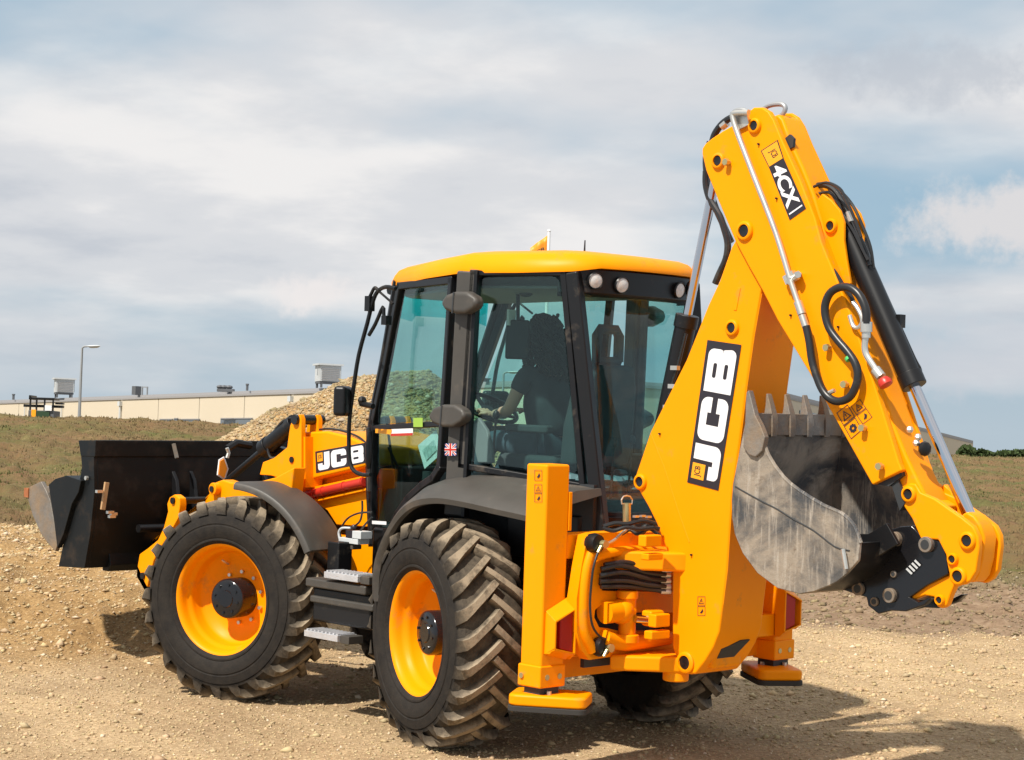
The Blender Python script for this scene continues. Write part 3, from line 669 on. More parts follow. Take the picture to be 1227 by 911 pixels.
def lamp(px, top, D, lab, r_, head):
    p = WP(px, top, D); L_, D_ = LD(p); zb_ = float(H(L_, D_)); r = empty('lamp_post', loc=(p.x, p.y, zb_)); tag(r, lab, 'lamp post', 'tall lamp posts by the factory')
    h = p.z - zb_; m = MB(); m.tube([(0, 0, -.2), (0, 0, h * .5), (0, 0, h - .15), tuple(R0 * head * .12 + UP * (h - .02)), tuple(R0 * head * .35 + UP * h)], [r_ * 1.3, r_, r_ * .8, r_ * .7, r_ * .6], 10); m.build('pole', 'galv', r)
    m = MB(); R = Matrix.Rotation(math.atan2(R0.y, R0.x), 3, 'Z') @ Matrix.Rotation(-.06, 3, 'Y')
    m.ball(R0 * head * .75 + UP * (h + .03), head * .5, 12, (1, .34, .16), R); m.build('lamp_head', 'unit', r)
    m = MB(); m.ball(R0 * head * .8 + UP * (h - .03), head * .36, 12, (1, .32, .22), R); m.build('lamp_lens', 'lens', r)
lamp(98.5, 415, 150, 'tall grey lamp post on the grass bank in front of the factory', .11, 1.15)
lamp(603.5, 446, 150, 'grey lamp post seen through the cab side window', .10, 1.0)

# flag beyond the machine
p = WP(658, 277, 60); L_, D_ = LD(p); zb_ = float(H(L_, D_)); fr = empty('flagpole', loc=(p.x, p.y, zb_)); tag(fr, 'white flagpole with an orange flag rising just above the cab roof', 'flagpole'); h = p.z - zb_
m = MB(); m.tube([(0, 0, -.2), (0, 0, h)], [.06, .045], 10); m.ball((0, 0, h), .06, 8); m.build('pole', 'white', fr)
rows = []
for i in range(9):
    u_ = i / 8; row = []
    for j in range(6):
        v_ = j / 5; row.append(-R0 * (.05 + .52 * u_) + UP * (h - .14 - .40 * u_ - v_ * (.95 - .12 * u_)) + D0 * .05 * math.sin(u_ * 9 + v_ * 2))
    rows.append(row)
m = MB(); m.grid(rows); fl = m.build('flag', 'orange', fr, smooth=180); s_ = fl.modifiers.new('thick', 'SOLIDIFY'); s_.thickness = .006
fq = [-R0 * .50 + UP * (h - .84) - D0 * .07, -R0 * .12 + UP * (h - .66) - D0 * .07, -R0 * .12 + UP * (h - .50) - D0 * .07, -R0 * .50 + UP * (h - .68) - D0 * .07]
text_mesh('JCB', fq, .004, .02, .02).build('flag_lettering', 'blackprint', fl, smooth=0)

# far telehandler beyond the crest
p = WP(53, 497, 150); L_, D_ = LD(p); zb_ = float(H(L_, D_, False)); th = empty('telehandler', loc=(p.x, p.y, zb_)); th.rotation_euler = (0, 0, math.atan2(R0.y, R0.x))
tag(th, 'dark telehandler parked beyond the grass bank at far left, in front of the factory', 'telehandler')
S_ = 150 / FPX                                      # x to the right in view, z up
zc = WP(53, 497, 150).z - zb_; zt = WP(53, 475, 150).z - zb_
m = MB(); m.box(-1.0, 1.0, -1.0, 1.0, .9, zc + .30); m.build('body', 'greydark', th, bevel=.05)
m = MB(); m.box(-.75, -.4, -1.05, -.98, zc - .5, zc + .35); m.build('side_panel', 'yprint', th)
m = MB(); m.box(-.35, .65, -1.1, -1.0, zc - .2, zc + .25); m.build('green_panel', mat('dark_green_paint', (.02, .05, .02), .5), th)
m = MB(); m.box(.30, .82, -1.16, -1.11, zc + .30, zc + .72); m.build('white_plate', 'white', th)
m = MB(); m.box(-.95, .95, -.9, .9, zt - .28, zt - .12); m.box(-1.02, -.85, -.95, .95, zt - .3, zt + .03); m.build('cab_roof', 'black', th, bevel=.03)
for x_ in (-.9, -.42, .2, .85):
    m = MB(); m.box(x_ - .06, x_ + .06, -.9, -.78, zc + .1, zt - .2); m.build('cab_post', 'black', th)
m = MB(); m.box(-1.55, 1.5, -.35, .1, zc + .55, zc + .75); m.box(.9, 1.5, -.4, .15, zc + .82, zc + .95); m.build('fork_carriage', 'black', th)
for x_ in (-.95, .95):
    for y_ in (-1, 1): m = MB(); m.lathe([(.2, -.2), (.55, -.2), (.62, -.12), (.62, .12), (.55, .2), (.2, .2)], (x_, y_ * .85, .62), (0, 1, 0), 20, close=True); m.build('wheel', 'rubber', th)

# hedge on the right skyline
def leafy(name, c0, c1, zb_, hts, dens, size, lab, cat):
    n_ = dens; t_ = RNG.rand(n_); k_ = np.interp(t_, np.linspace(0, 1, len(hts)), hts) * (.80 + .35 * vn(t_ * 40, t_ * 0 + .3) + .25 * vn(t_ * 110, t_ * 0 + 2.3))
    hh = k_ * (1 - RNG.rand(n_) ** 2.2); Lc_ = c0.x + (c1.x - c0.x) * t_; Dc_ = c0.y + (c1.y - c0.y) * t_ + (RNG.rand(n_) - .5) * 3
    a = RNG.randn(n_, 3); a /= np.linalg.norm(a, axis=1)[:, None]; b = np.cross(a, RNG.randn(n_, 3)); b /= np.linalg.norm(b, axis=1)[:, None]; s_ = size * (.6 + .8 * RNG.rand(n_, 1))
    ctr = np.stack([CW.x + R0.x * Lc_ + D0.x * Dc_, CW.y + R0.y * Lc_ + D0.y * Dc_, zb_ + hh], -1)
    V_ = np.stack([ctr - a * s_, ctr + b * s_, ctr + a * s_, ctr - b * s_], 1).reshape(-1, 3)
    col = np.array([.045, .068, .022]) * (.5 + 1.0 * RNG.rand(n_, 1)); C_ = np.repeat(np.concatenate([col, np.ones((n_, 1))], 1), 4, 0)
    o = attr_mesh(name, V_, np.arange(4 * n_).reshape(-1, 4), C_, bpy.data.materials['dry_grass_blades'], None, smooth=False); tag(o, lab, cat)
a = WP(1150, 545, 210); b = WP(1290, 545, 230); ht = WP(1190, 535.5, 215).z
leafy('hedge', Vector(LD(a)), Vector(LD(b)), 2.4, [ht - 2.4, ht - 2.9, ht - 2.3, ht - 2.7, ht - 2.4], 9000, .30, 'dark green hedge on the right skyline beside the end of the factory', 'hedge')
# ================================================================== THE MACHINE
BH = empty('backhoe_loader'); BH.matrix_world = MT
tag(BH, 'yellow four-wheel-steer backhoe loader with black front shovel and folded rear digging arm', 'backhoe loader')
def Z3(p): return Vector(p)
def my(pts): return [Vector((p[0], -p[1], p[2])) for p in pts]
def holes_plate(outer, holes, pl, vec, name, m_, parent, bevel=.004):
    """plate with openings: outlines as the photograph shows them, on the plane, thickness along vec"""
    cu = bpy.data.curves.new('outline', 'CURVE'); cu.dimensions = '2D'; cu.fill_mode = 'BOTH'
    for lp in [outer] + holes:
        sp_ = cu.splines.new('POLY'); sp_.points.add(len(lp) - 1)
        for p, q in zip(sp_.points, lp): p.co = (q[0] * .01, q[1] * .01, 0, 1)
        sp_.use_cyclic_u = True
    ob = bpy.data.objects.new('outline', cu); COL.objects.link(ob); bpy.context.view_layer.update()
    me = bpy.data.meshes.new_from_object(ob.evaluated_get(bpy.context.evaluated_depsgraph_get()))
    vs = [U(v.co.x * 100, v.co.y * 100, pl) for v in me.vertices]; fs = [tuple(p.vertices) for p in me.polygons]
    bpy.data.objects.remove(ob); bpy.data.curves.remove(cu); bpy.data.meshes.remove(me)
    mb = MB(); mb.add(vs, fs); mb.add([v + Vector(vec) for v in vs], [f[::-1] for f in fs])
    for lp in [outer] + holes:
        P = [U(a, b, pl) for a, b in lp]; n_ = len(P)
        mb.add(P + [p + Vector(vec) for p in P], [(i, (i + 1) % n_, n_ + (i + 1) % n_, n_ + i) for i in range(n_)])
    return mb.build(name, m_, parent, bevel=bevel)
def circ(cx, cy, r, n=16, k=1.0): return [(cx + r * k * math.cos(2 * math.pi * i / n), cy + r * math.sin(2 * math.pi * i / n)) for i in range(n)]

# ---------------------------------------------------------------- wheels
def make_wheel():
    wh = empty('wheel', BH)
    t = MB(); t.lathe([(.372, .004), (.385, .022), (.40, .034), (.410, .034), (.414, .030), (.43, .040), (.49, .047), (.50, .046), (.505, .041), (.512, .041), (.517, .045), (.55, .041), (.575, .036), (.578, .031), (.60, .026), (.632, 0), (.648, -.04), (.655, -.10), (.657, -.19), (.655, -.28), (.648, -.34), (.632, -.38), (.60, -.406), (.55, -.42), (.49, -.426), (.43, -.42), (.385, -.402), (.372, -.384)], seg=96, close=True)
    NL = 24
    pr = [(.043, .600, .588), (.036, .640, .61), (.020, .677, .625), (-.012, .698, .635), (-.06, .706, .640), (-.12, .709, .645), (-.17, .710, .645), (-.213, .708, .645)]
    for side in (0, 1):
        for i in range(NL):
            ph0 = 2 * math.pi * (i + .5 * side) / NL; rings = []
            for k, (y, rt, rb) in enumerate(pr):
                tt = (pr[0][0] - y) / (pr[0][0] - pr[-1][0]); ph = ph0 - .30 * tt ** 1.15
                yy = y if side == 0 else -.38 - y
                wt, wb = .0165 + .013 * (k < 3) + .005 * (k == 3), .026 + .010 * (k < 3)
                ring = []
                for r_, s_ in ((rb, -wb), (rt, -wt), (rt, wt), (rb, wb)):
                    a = ph + s_ * (1.25 - .35 * min(1, k / 3)) / r_; ring.append((r_ * math.cos(a), yy + s_ * (-1 if side == 0 else 1) * .75 * min(1, k / 3), r_ * math.sin(a)))
                rings.append(ring)
            t.loft(rings)
    for i_, (a_, b_, c_) in enumerate(t.v):
        r_ = math.hypot(a_, c_)
        if r_ > .5: k_ = 1 - .025 * min(1, (r_ - .5) / .16); t.v[i_] = (a_ * k_, b_, c_ * k_)
    t.build('tyre', 'tyre', wh, smooth=28)
    r = MB(); r.lathe([(.386, -.012), (.392, .004), (.388, .012), (.378, .012), (.366, .002), (.356, -.008), (.350, -.03), (.345, -.05), (.340, -.072), (.326, -.082), (.322, -.11), (.318, -.16), (.309, -.178), (.288, -.190), (.27, -.205), (.23, -.222), (.19, -.228), (.13, -.222), (.13, -.26), (.20, -.26), (.30, -.24), (.335, -.20), (.352, -.15), (.362, -.05)], seg=96, close=True)
    r.build('rim', 'yellow', wh, smooth=50)
    h = MB(); h.lathe([(0, -.043), (.055, -.043), (.060, -.050), (.118, -.052), (.130, -.058), (.136, -.070), (.136, -.24), (0, -.24)], seg=40)
    for k in range(8): a = k * math.pi / 4 + .2; h.cyl((.098 * math.cos(a), -.055, .098 * math.sin(a)), (.098 * math.cos(a), -.043, .098 * math.sin(a)), .009, seg=6)
    h.build('hub', 'blackgloss', wh, smooth=40)
    v = MB(); v.tube([(.10, -.20, .22), (.105, -.165, .235), (.12, -.15, .25)], .008, 8); v.build('valve', 'zinc', wh)
    n = MB()
    for k in range(10): a = k * math.pi / 5 + .35; n.cyl((.175 * math.cos(a), -.226, .175 * math.sin(a)), (.175 * math.cos(a), -.205, .175 * math.sin(a)), .013, seg=6)
    n.build('wheel_nut', 'zinc', wh)
    return wh
WR = .68; DF, DR = .297, -.268
wheel0 = make_wheel(); WHEELS = []
for i, (x0, s_, dl) in enumerate(((0, 1, DR), (2.22, 1, DF), (0, -1, DR), (2.22, -1, DF))):
    o = wheel0 if i == 0 else dup(wheel0, BH)
    o.location = (x0 - s_ * .38 * math.sin(dl), s_ * (.72 + .38 * math.cos(dl)), WR); o.rotation_euler = (0, 0, dl); o.scale = (1, s_, 1); WHEELS.append(o)
# mudguards that steer with the front wheels
def mudguard(wheel):
    m = MB(); rows = []
    prof = [(-.43, .775), (-.43, .80), (-.03, .805), (-.008, .797), (.002, .78), (0, .752), (-.012, .750), (-.02, .775)]
    for k in range(15):
        a = math.radians(90 + 5 + 57 * k / 14); e = .012 * math.sin(math.pi * k / 14)
        rows.append([((r_ + e) * math.cos(a), y, (r_ + e) * math.sin(a)) for y, r_ in prof])
    m.loft(rows); s = MB(); s.tube([(.0, -.30, .0), (-.02, -.44, .2), (-.15, -.44, .62), (-.30, -.3, .72)], .025, 8)
    W = wheel.matrix_basis
    o = m.build('front_mudguard', 'plastic', BH, bevel=.004); o.matrix_basis = W.copy()
    b = s.build('mudguard_bracket', 'black', o); return o
mudguard(WHEELS[1]); mudguard(WHEELS[3])

# axles and chassis
m = MB(); m.cyl((0, -.95, WR), (0, .95, WR), .11); m.ball((0, 0, WR), .24, 20, (1, 1.1, 1)); m.build('rear_axle', 'black', BH)
m = MB(); m.cyl((2.22, -.95, WR), (2.22, .95, WR), .11); m.ball((2.22, .1, WR), .22, 20, (1, 1.1, 1)); m.build('front_axle', 'black', BH)
m = MB()
for s_ in (-1, 1): m.box(-1.0, 2.75, s_ * .30 - .05, s_ * .30 + .05, .78, 1.12)
m.build('chassis_frame', 'yellow', BH, bevel=.01)
m = MB(); m.box(-.9, 1.25, -.5, .5, .80, 1.22); m.box(.2, 2.0, -.24, .24, .55, 1.2); m.build('underbody', 'black', BH, bevel=.02)
m = MB(); m.box(1.25, 2.62, -.25, .25, 1.0, 1.62); m.build('engine_block', 'black', BH, bevel=.02)

# bonnet
PB = .42
hp = UU([(362, 518), (391, 516.5), (416, 522.5), (433, 530), (446, 537), (446, 557), (376, 574), (361, 584)], y=PB)
m = MB(); m.prism(hp, (0, -2 * PB, 0)); bon = m.build('bonnet', 'yellow', BH, bevel=.018, seg=3)
jcb_decal(bon, UU([(379, 567), (440, 554.4), (439, 530.3), (378, 541.2)], y=PB))
m = MB(); m.tube(UU([(383, 515), (395, 514), (412, 517), (430, 524), (441, 534)], y=PB - .03), .008, 8, 4); m.build('bonnet_cable', 'hose', BH)
m = MB(); m.prism(UU([(361, 590), (376, 599), (443, 585), (447, 632), (403, 629), (392, 612), (376, 602)], y=.36), (0, -.72, 0)); m.build('side_panel', 'yellow', BH, bevel=.01)
m = MB(); m.prism(UU([(361, 586), (376, 575), (444, 558), (444, 584), (376, 601)], y=.30), (0, -.6, 0)); m.build('engine_bay', 'yellow', BH)
for q in ([(363, 588), (440, 571)], [(376, 600.5), (443, 585.5)]):
    a, b = UU(q, y=.40); m = MB(); a.y -= .03; b.y -= .03; m.bar(a, b, .016, .07, (0, 1, 0)); m.build('tank_rail', 'yellow', BH, bevel=.003)
a, b = UU([(367, 593.5), (437, 577.5)], y=.405); m = MB(); m.cyl(a, b, .031, seg=20); rc = m.build('red_cylinder', 'red', BH)
d_q = (b - a)
for t_ in (.14, .30, .66, .97): m = MB(); m.cyl(a + d_q * (t_ - .012), a + d_q * (t_ + .012), .035, seg=20); m.build('cylinder_band', 'red', rc)

# loader towers, each a pair of plates with a pin through them
tw = [(311, 569), (315, 554), (328, 549), (338, 541), (344, 536), (346, 520), (347.6, 510), (351, 500), (359, 496.5), (361, 502), (361, 520), (361, 584), (340, 575), (325, 570)]
P_ = UU(tw, y=.51)
for s_ in (1, -1):
    t_ = empty('loader_tower', BH)
    for y0, y1 in ((.51, .47), (.36, .32)):
        m = MB(); m.prism([(p.x, s_ * y0, p.z) for p in P_], (0, s_ * (y1 - y0), 0)); m.build('tower_plate', 'yellow', t_, bevel=.005)
    c = U(355.5, 503, y=.51); m = MB(); m.cyl((c.x, s_ * .535, c.z), (c.x, s_ * .28, c.z), .035); m.build('pin', 'blackgloss', t_)
    c = U(350, 551, y=.51); m = MB(); m.cyl((c.x, s_ * .52, c.z), (c.x, s_ * .45, c.z), .022); m.build('pin', 'black', t_)
    m = MB(); m.prism([(P_[11].x - .02, s_ * .49, P_[11].z), (P_[10].x - .02, s_ * .49, P_[10].z - .02), (P_[10].x - .02, s_ * .34, P_[10].z - .02), (P_[11].x - .02, s_ * .34, P_[11].z)], (.03, 0, 0)); m.build('tower_web', 'yellow', t_)
# loader arms
am = [(352, 560), (330, 572), (300, 580), (275, 578), (266, 575), (258, 578), (250, 592), (236, 606), (216, 632), (196, 668), (184, 700), (174, 706), (165, 690), (166, 664), (176, 655), (200, 640), (240, 630), (300, 640), (345, 620)]
P_ = UU(am, y=.64)
for s_ in (1, -1):
    m = MB(); m.prism([(p.x, s_ * .64, p.z) for p in P_], (0, -s_ * .11, 0)); ar = m.build('loader_arm', 'yellow', BH, bevel=.012)
    c = U(261, 586, y=.64); m = MB(); m.cyl((c.x, s_ * .69, c.z), (c.x, s_ * .50, c.z), .045); m.build('pin_boss', 'yellow', ar, bevel=.006)
    m = MB(); m.cyl((c.x, s_ * .70, c.z), (c.x, s_ * .49, c.z), .022); m.build('pin', 'blackgloss', ar)
lk = [(200, 604), (203, 596), (209, 592.5), (215, 597), (215.5, 604), (214, 620), (203, 640), (191, 658), (184, 672), (179, 690), (176, 704), (170, 692), (164.5, 679), (167, 664), (177, 657), (189, 647), (196, 632), (201, 613)]
P_ = UU(lk, y=.90)
for s_ in (1, -1):
    m = MB(); m.prism([(p.x, s_ * .90, p.z) for p in P_], (0, -s_ * .06, 0)); l_ = m.build('shovel_link', 'yellow', BH, bevel=.008)
    for q in ((208, 600), (172, 690)):
        c = U(*q, y=.90); m = MB(); m.cyl((c.x, s_ * .915, c.z), (c.x, s_ * .60, c.z), .024); m.build('pin', 'black', l_)
def ram(p, q, f, r0, r1, parent, n_, label=None, body='black', rod='chrome'):
    p = Vector(p); q = Vector(q); c = p.lerp(q, f); t = (q - p).normalized()
    m = MB(); m.cyl(p, c, r0, seg=28); m.cyl(c - t * .07, c + t * .006, r0 * 1.13, seg=28); m.cyl(p - t * .0, p + t * .06, r0 * 1.08, seg=28); o = m.build(n_, body, parent, bevel=.004, label=label)
    m = MB(); m.cyl(c - t * .1, q, r1, seg=20); m.build('rod', rod, o)
    return o
for s_ in (1, -1):
    a, b = U(354, 507, y=.43), U(268, 580, y=.43); a.y *= s_; b.y *= s_
    ram(a, b, .42, .062, .026, BH, 'lift_ram', rod='black')
    m = MB(); pts = UU([(352, 500), (338, 506), (326, 522), (321, 536), (324, 548), (331, 549)], y=.47); m.tube([(p.x, p.y * s_, p.z) for p in pts], .010, 8, 5); m.build('ram_hose', 'hose', BH)
m = MB(); m.prism(UU([(343, 552), (350, 541), (331, 535), (326, 548)], y=.40), (0, -.06, 0)); m.build('ram_bracket', 'black', BH)
m = MB(); c = U(276, 600, y=.55); m.cyl(c, c + V(0, 0, .09), .028); m.build('red_cap', 'red', BH)

# front shovel, a clamshell with jaw
SH = empty('front_shovel', BH); YS = 1.19
side = [(112, 527.5), (97, 547), (98, 559), (94.5, 583), (86, 604), (70, 679), (101, 681), (108, 640), (113, 590)]
SP = UU(side, y=YS)
for s_ in (1, -1):
    m = MB(); m.prism([(p.x, s_ * YS, p.z) for p in SP], (0, -s_ * .03, 0)); m.build('side_plate', 'shovel', SH, bevel=.003)
bk = [SP[0], SP[8], SP[7], SP[6]]
m = MB(); m.loft([[(p.x + o_, y, p.z) for p, o_ in [(bk[0], 0), (bk[1], 0), (bk[2], 0), (bk[3], 0), (bk[3], .03), (bk[2], .03), (bk[1], .03), (bk[0], .03)]] for y in (-YS + .03, YS - .03)]); m.build('back_sheet', 'shovel', SH, bevel=.003)
m = MB(); m.loft([[(SP[6].x, y, SP[6].z), (SP[5].x, y, SP[5].z), (SP[5].x, y, SP[5].z + .03), (SP[6].x, y, SP[6].z + .03)] for y in (-YS + .03, YS - .03)]); m.build('floor_sheet', 'shovel', SH)
m = MB(); m.loft([[(SP[0].x - .035, y, SP[0].z), (SP[0].x + .20, y, SP[0].z - .01), (SP[1].x, y, SP[1].z), (SP[0].x - .03, y, SP[0].z - .12)] for y in (-YS - .004, YS + .004)]); m.build('top_rail', 'shovel', SH, bevel=.006)
m = MB(); m.loft([[(SP[6].x - .05, y, SP[6].z + .02), (SP[6].x - .02, y, SP[6].z - .03), (SP[6].x + .06, y, SP[6].z - .03), (SP[6].x + .06, y, SP[6].z + .10), (SP[6].x - .02, y, SP[6].z + .12)] for y in (.05, 1.0)]); m.build('bottom_rail', 'shovel', SH, bevel=.006)
xb = SP[8].x - .02
for y in (.50, .34, -.34, -.50):        # hinge plates on the back
    m = MB(); m.prism([(xb + .06, y - .015, 1.50), (xb - .02, y - .015, 1.40), (xb - .08, y - .015, 1.15), (xb - .08, y - .015, .90), (xb - .02, y - .015, .76), (xb + .08, y - .015, .74)], (0, .03, 0)); m.build('hinge_plate', 'black', SH, bevel=.004)
m = MB(); m.cyl((xb - .05, -.85, 1.05), (xb - .05, .85, 1.05), .03); m.build('hinge_shaft', 'black', SH)
jw = UU([(58, 581), (66, 574), (79, 570), (97, 576), (94, 590), (86, 604), (76, 640), (68.5, 657), (64, 620)], y=YS + .035)
ws = UU([(31, 591), (36, 583), (49, 577), (55, 588), (60, 600), (64, 622), (69, 652), (66, 661), (58, 652), (49, 640), (39, 618)], y=YS + .02)
for s_ in (1, -1):
    m = MB(); m.prism([(p.x, s_ * p.y, p.z) for p in jw], (0, -s_ * .04, 0)); m.build('jaw_side', 'shovel', SH, bevel=.004)
    m = MB(); m.prism([(p.x, s_ * p.y, p.z) for p in ws], (0, -s_ * .035, 0)); m.build('side_cutter', 'steel', SH, bevel=.006, label='worn bare steel cutting edge with rusty tip')
m = MB(); m.loft([[(p.x, y, p.z) for p in (jw[0], jw[1], jw[2], jw[3])] for y in (-YS, YS)]); m.build('jaw_sheet', 'shovel', SH)
m = MB(); m.loft([[(ws[0].x, y, ws[0].z), (ws[1].x, y, ws[1].z), (jw[0].x, y, jw[0].z - .02), (jw[0].x, y, jw[0].z - .06)] for y in (-YS, YS)]); m.build('cutting_edge', 'steel', SH)
m = MB(); c = ws[0]; m.box(c.x - .05, c.x + .012, YS - .03, YS + .03, c.z - .03, c.z + .04); m.build('rusty_tip', mat('rust', (.33, .11, .04), .9, var=.3, vscale=20), SH)
m = MB(); a, b = U(128, 578, x=3.42), U(123, 611, x=3.42); m.bar(a, b, .035, .02, (1, 0, 0)); m.build('level_rod', 'tan', SH, bevel=.003)
m = MB(); a, b = U(105, 573, y=YS + .01), U(107, 575, y=YS + .01); m.cyl(a, a + V(0, .02, 0), .016, seg=8)
for q in ((119, 589), (132, 614), (134, 619), (136, 616)): c = U(*q, x=3.42); m.obox(c, (.03, .05, .02))
m.build('grease_fitting', 'zinc', SH)
m = MB(); a, b = U(208, 532, x=3.55), U(212, 549, x=3.50); m.bar(a, b, .022, .02, (1, 0, 0)); m.build('scrape_mark', 'steel', SH)
q = UU([(263, 551), (269, 547.5), (274, 562), (269.4, 575.5), (260.8, 569.5)], x=3.10); q2 = UU([(264, 553), (268.5, 550), (272.5, 562), (268.8, 573), (262.3, 568.5)], x=3.09)
m = MB(); m.prism(q, (.012, 0, 0)); tg = m.build('hanging_tag', 'white', BH, label='orange tag with a white border'); m = MB(); m.prism(q2, (.008, 0, 0)); m.build('tag_face', 'orange', tg)
m = MB(); m.tube(UU([(272, 549), (274, 543), (272, 537)], x=3.10), .014, 8); m.build('tag_clip', 'zinc', tg)
m = MB(); m.tube(UU([(272, 538), (283, 531), (300, 534)], x=3.15), .03, 8); m.build('tag_mount', 'black', tg)

# steps and boxes on the left side (and right)
def steps(s_):
    e = empty('access_steps', BH)
    c = U(411, 690, y=.95); m = MB()
    for c_, n_ in ((U(411, 691, y=.93), 0), (U(387, 761.5, y=1.0), 1)):
        st = MB(); st.box(c_.x - .17, c_.x + .17, c_.y - .14, c_.y + .02, c_.z - .022, c_.z + .018)
        for k in range(9): st.box(c_.x - .16 + k * .038, c_.x - .145 + k * .038, c_.y - .13, c_.y + .01, c_.z + .018, c_.z + .028)
        (st if s_ > 0 else st.flipped()).build('step_tread', 'alu', e, bevel=.002)
        br = MB(); br.box(c_.x - .26, c_.x - .172, c_.y - .12, c_.y + .0, c_.z - .03, c_.z + .02); (br if s_ > 0 else br.flipped()).build('step_bracket', 'plastic', e, bevel=.004)
    a = U(372, 703, y=.90); b = U(440, 760, y=.90)
    m = MB(); m.box(b.x, a.x, .45, .88, b.z + .02, a.z); (m if s_ > 0 else m.flipped()).build('tool_box', 'black', e, bevel=.02)
    m = MB(); m.box(b.x + .0, a.x + .02, .60, .93, a.z + .002, a.z + .06); m.box(b.x - .05, a.x + .0, .60, .905, a.z - .10, a.z - .055); (m if s_ > 0 else m.flipped()).build('box_lid', 'plastic', e, bevel=.012)
    m = MB(); m.box(b.x - .12, b.x - .01, .45, .85, b.z - .12, a.z + .15); (m if s_ > 0 else m.flipped()).build('mud_shield', 'black', e, bevel=.03)
    m = MB(); m.box(1.30, 1.42, .62, .74, .93, 1.12); (m if s_ > 0 else m.flipped()).build('step_frame', 'black', e, bevel=.01)
steps(1); steps(-1)
# brake fluid block and cables below the bonnet
e = empty('pump_unit', BH)
c = U(424, 643, y=.62)
m = MB(); m.obox(U(424, 648, y=.60), (.20, .10, .035)); m.obox(U(434, 641, y=.60), (.09, .10, .05)); m.tube(UU([(407, 646), (406, 638), (410, 633), (420, 633)], y=.63), .009, 8, 3); m.build('pump_body', 'unit', e, bevel=.006)
m = MB(); m.obox(U(421, 655, y=.60), (.12, .08, .03)); m.build('pump_base', 'plastic', e, bevel=.005)
m = MB(); m.obox(U(423, 640, y=.61), (.08, .06, .05)); m.ball(U(424, 632, y=.61), .02, 10); m.build('pump_cap', 'blackprint', e)
for k, pts in enumerate(([(409, 648), (408, 636), (416, 622), (430, 615), (446, 614)], [(432, 636), (438, 628), (446, 620)], [(420, 634), (431, 625), (434, 612), (434, 600)])):
    m = MB(); m.tube(UU(pts, y=.60), .007, 6, 5); m.build('pump_hose', 'hose', e)

# ---------------------------------------------------------------- rear fenders
oe = [(446, 712), (446, 690), (449, 668), (457, 645), (469, 622), (483, 605.5), (499, 597), (523, 594.5), (554, 599), (590, 607), (618, 613), (640, 618)]
OE = catmull(UU(oe, y=1.03), 3)
for s_ in (1, -1):
    m = MB(); rows = []
    for k, p in enumerate(OE):
        t_ = k / (len(OE) - 1); up = .02 + .13 * sst(0, .55, t_); dx = .03 - .05 * t_
        rows.append([(p.x + dx * 1.0, s_ * .50, p.z + up), (p.x + dx * .7, s_ * .70, p.z + up * .92), (p.x + dx * .3, s_ * .90, p.z + up * .55), (p.x, s_ * 1.01, p.z + .012), (p.x - .002, s_ * 1.03, p.z - .012), (p.x - .010, s_ * 1.022, p.z - .045), (p.x - .03, s_ * 1.0, p.z - .045), (p.x - .03, s_ * .9, p.z + up * .5 - .04), (p.x - .03, s_ * .50, p.z + up - .04)])
    m.loft(rows); m.build('rear_fender', 'plastic', BH, bevel=.0)
    m = MB(); m.box(-.80, .72, s_ * .52 - .02, s_ * .52 + .02, .70, 1.62); m.build('wheel_arch_liner', 'dark_int', BH)

# ---------------------------------------------------------------- cab
CAB = empty('cab', BH)
PA, PBp, PC = (1.17, .46), (.13, .77), (-.62, .535)
Pd = vplane(PA, PBp); Ps = vplane((.10, .775), PC); nd_ = Pd[1] if Pd[1].y > 0 else -Pd[1]; ns_ = Ps[1] if Ps[1].y > 0 else -Ps[1]
def both(fn):                                       # build on the left, then mirrored on the right
    for s_ in (1, -1): fn(s_)
def mk(mb, s_): return mb if s_ > 0 else mb.flipped()
def poly_frame(pts, wd, th, n_, closed=True):
    m = MB(); P = pts + ([pts[0]] if closed else [])
    for a, b in zip(P[:-1], P[1:]):
        a, b = Vector(a), Vector(b); t = (b - a).normalized() * wd * .45; m.bar(a - t, b + t, wd, th, n_)
    return m
def pane(pts, n_, s_, name, material, parent, th=.008, label=None):
    m = MB(); m.prism([Vector(p) - n_ * th / 2 for p in pts], n_ * th); return mk(m, s_).build(name, material, parent, smooth=0, label=label)
def rnd(pts, k=.12):                                # cut corners of a polygon
    o = []; n = len(pts)
    for i in range(n):
        p = Vector(pts[i]); a = Vector(pts[i - 1]); b = Vector(pts[(i + 1) % n]); da = min(k, (a - p).length * .45); db = min(k, (b - p).length * .45)
        q0 = p + (a - p).normalized() * da; q1 = p + (b - p).normalized() * db
        for t in (0, .33, .66, 1): o.append(q0 * (1 - t) ** 2 + p * 2 * t * (1 - t) + q1 * t * t)
    return o
dfr = [(481, 343), (543, 336), (529, 560), (521, 573), (508, 582), (492, 597), (478, 617), (469, 637), (447, 640), (447, 600), (448, 560), (449, 506), (463, 440)]
DFP = UU(dfr, Pd)
ugl = UU([(487, 346), (541, 339), (531, 503), (455, 509), (467, 440)], Pd)
lgl = UU([(454, 517), (529, 512), (524, 560), (508, 578), (492, 593), (476, 614), (468, 628), (452, 628)], Pd)
SW = rnd(UU([(574, 333), (671, 331), (693, 570), (559, 552)], Ps), .06)
swo = UU([(568, 327), (676, 327), (699, 583), (553, 558)], Ps)
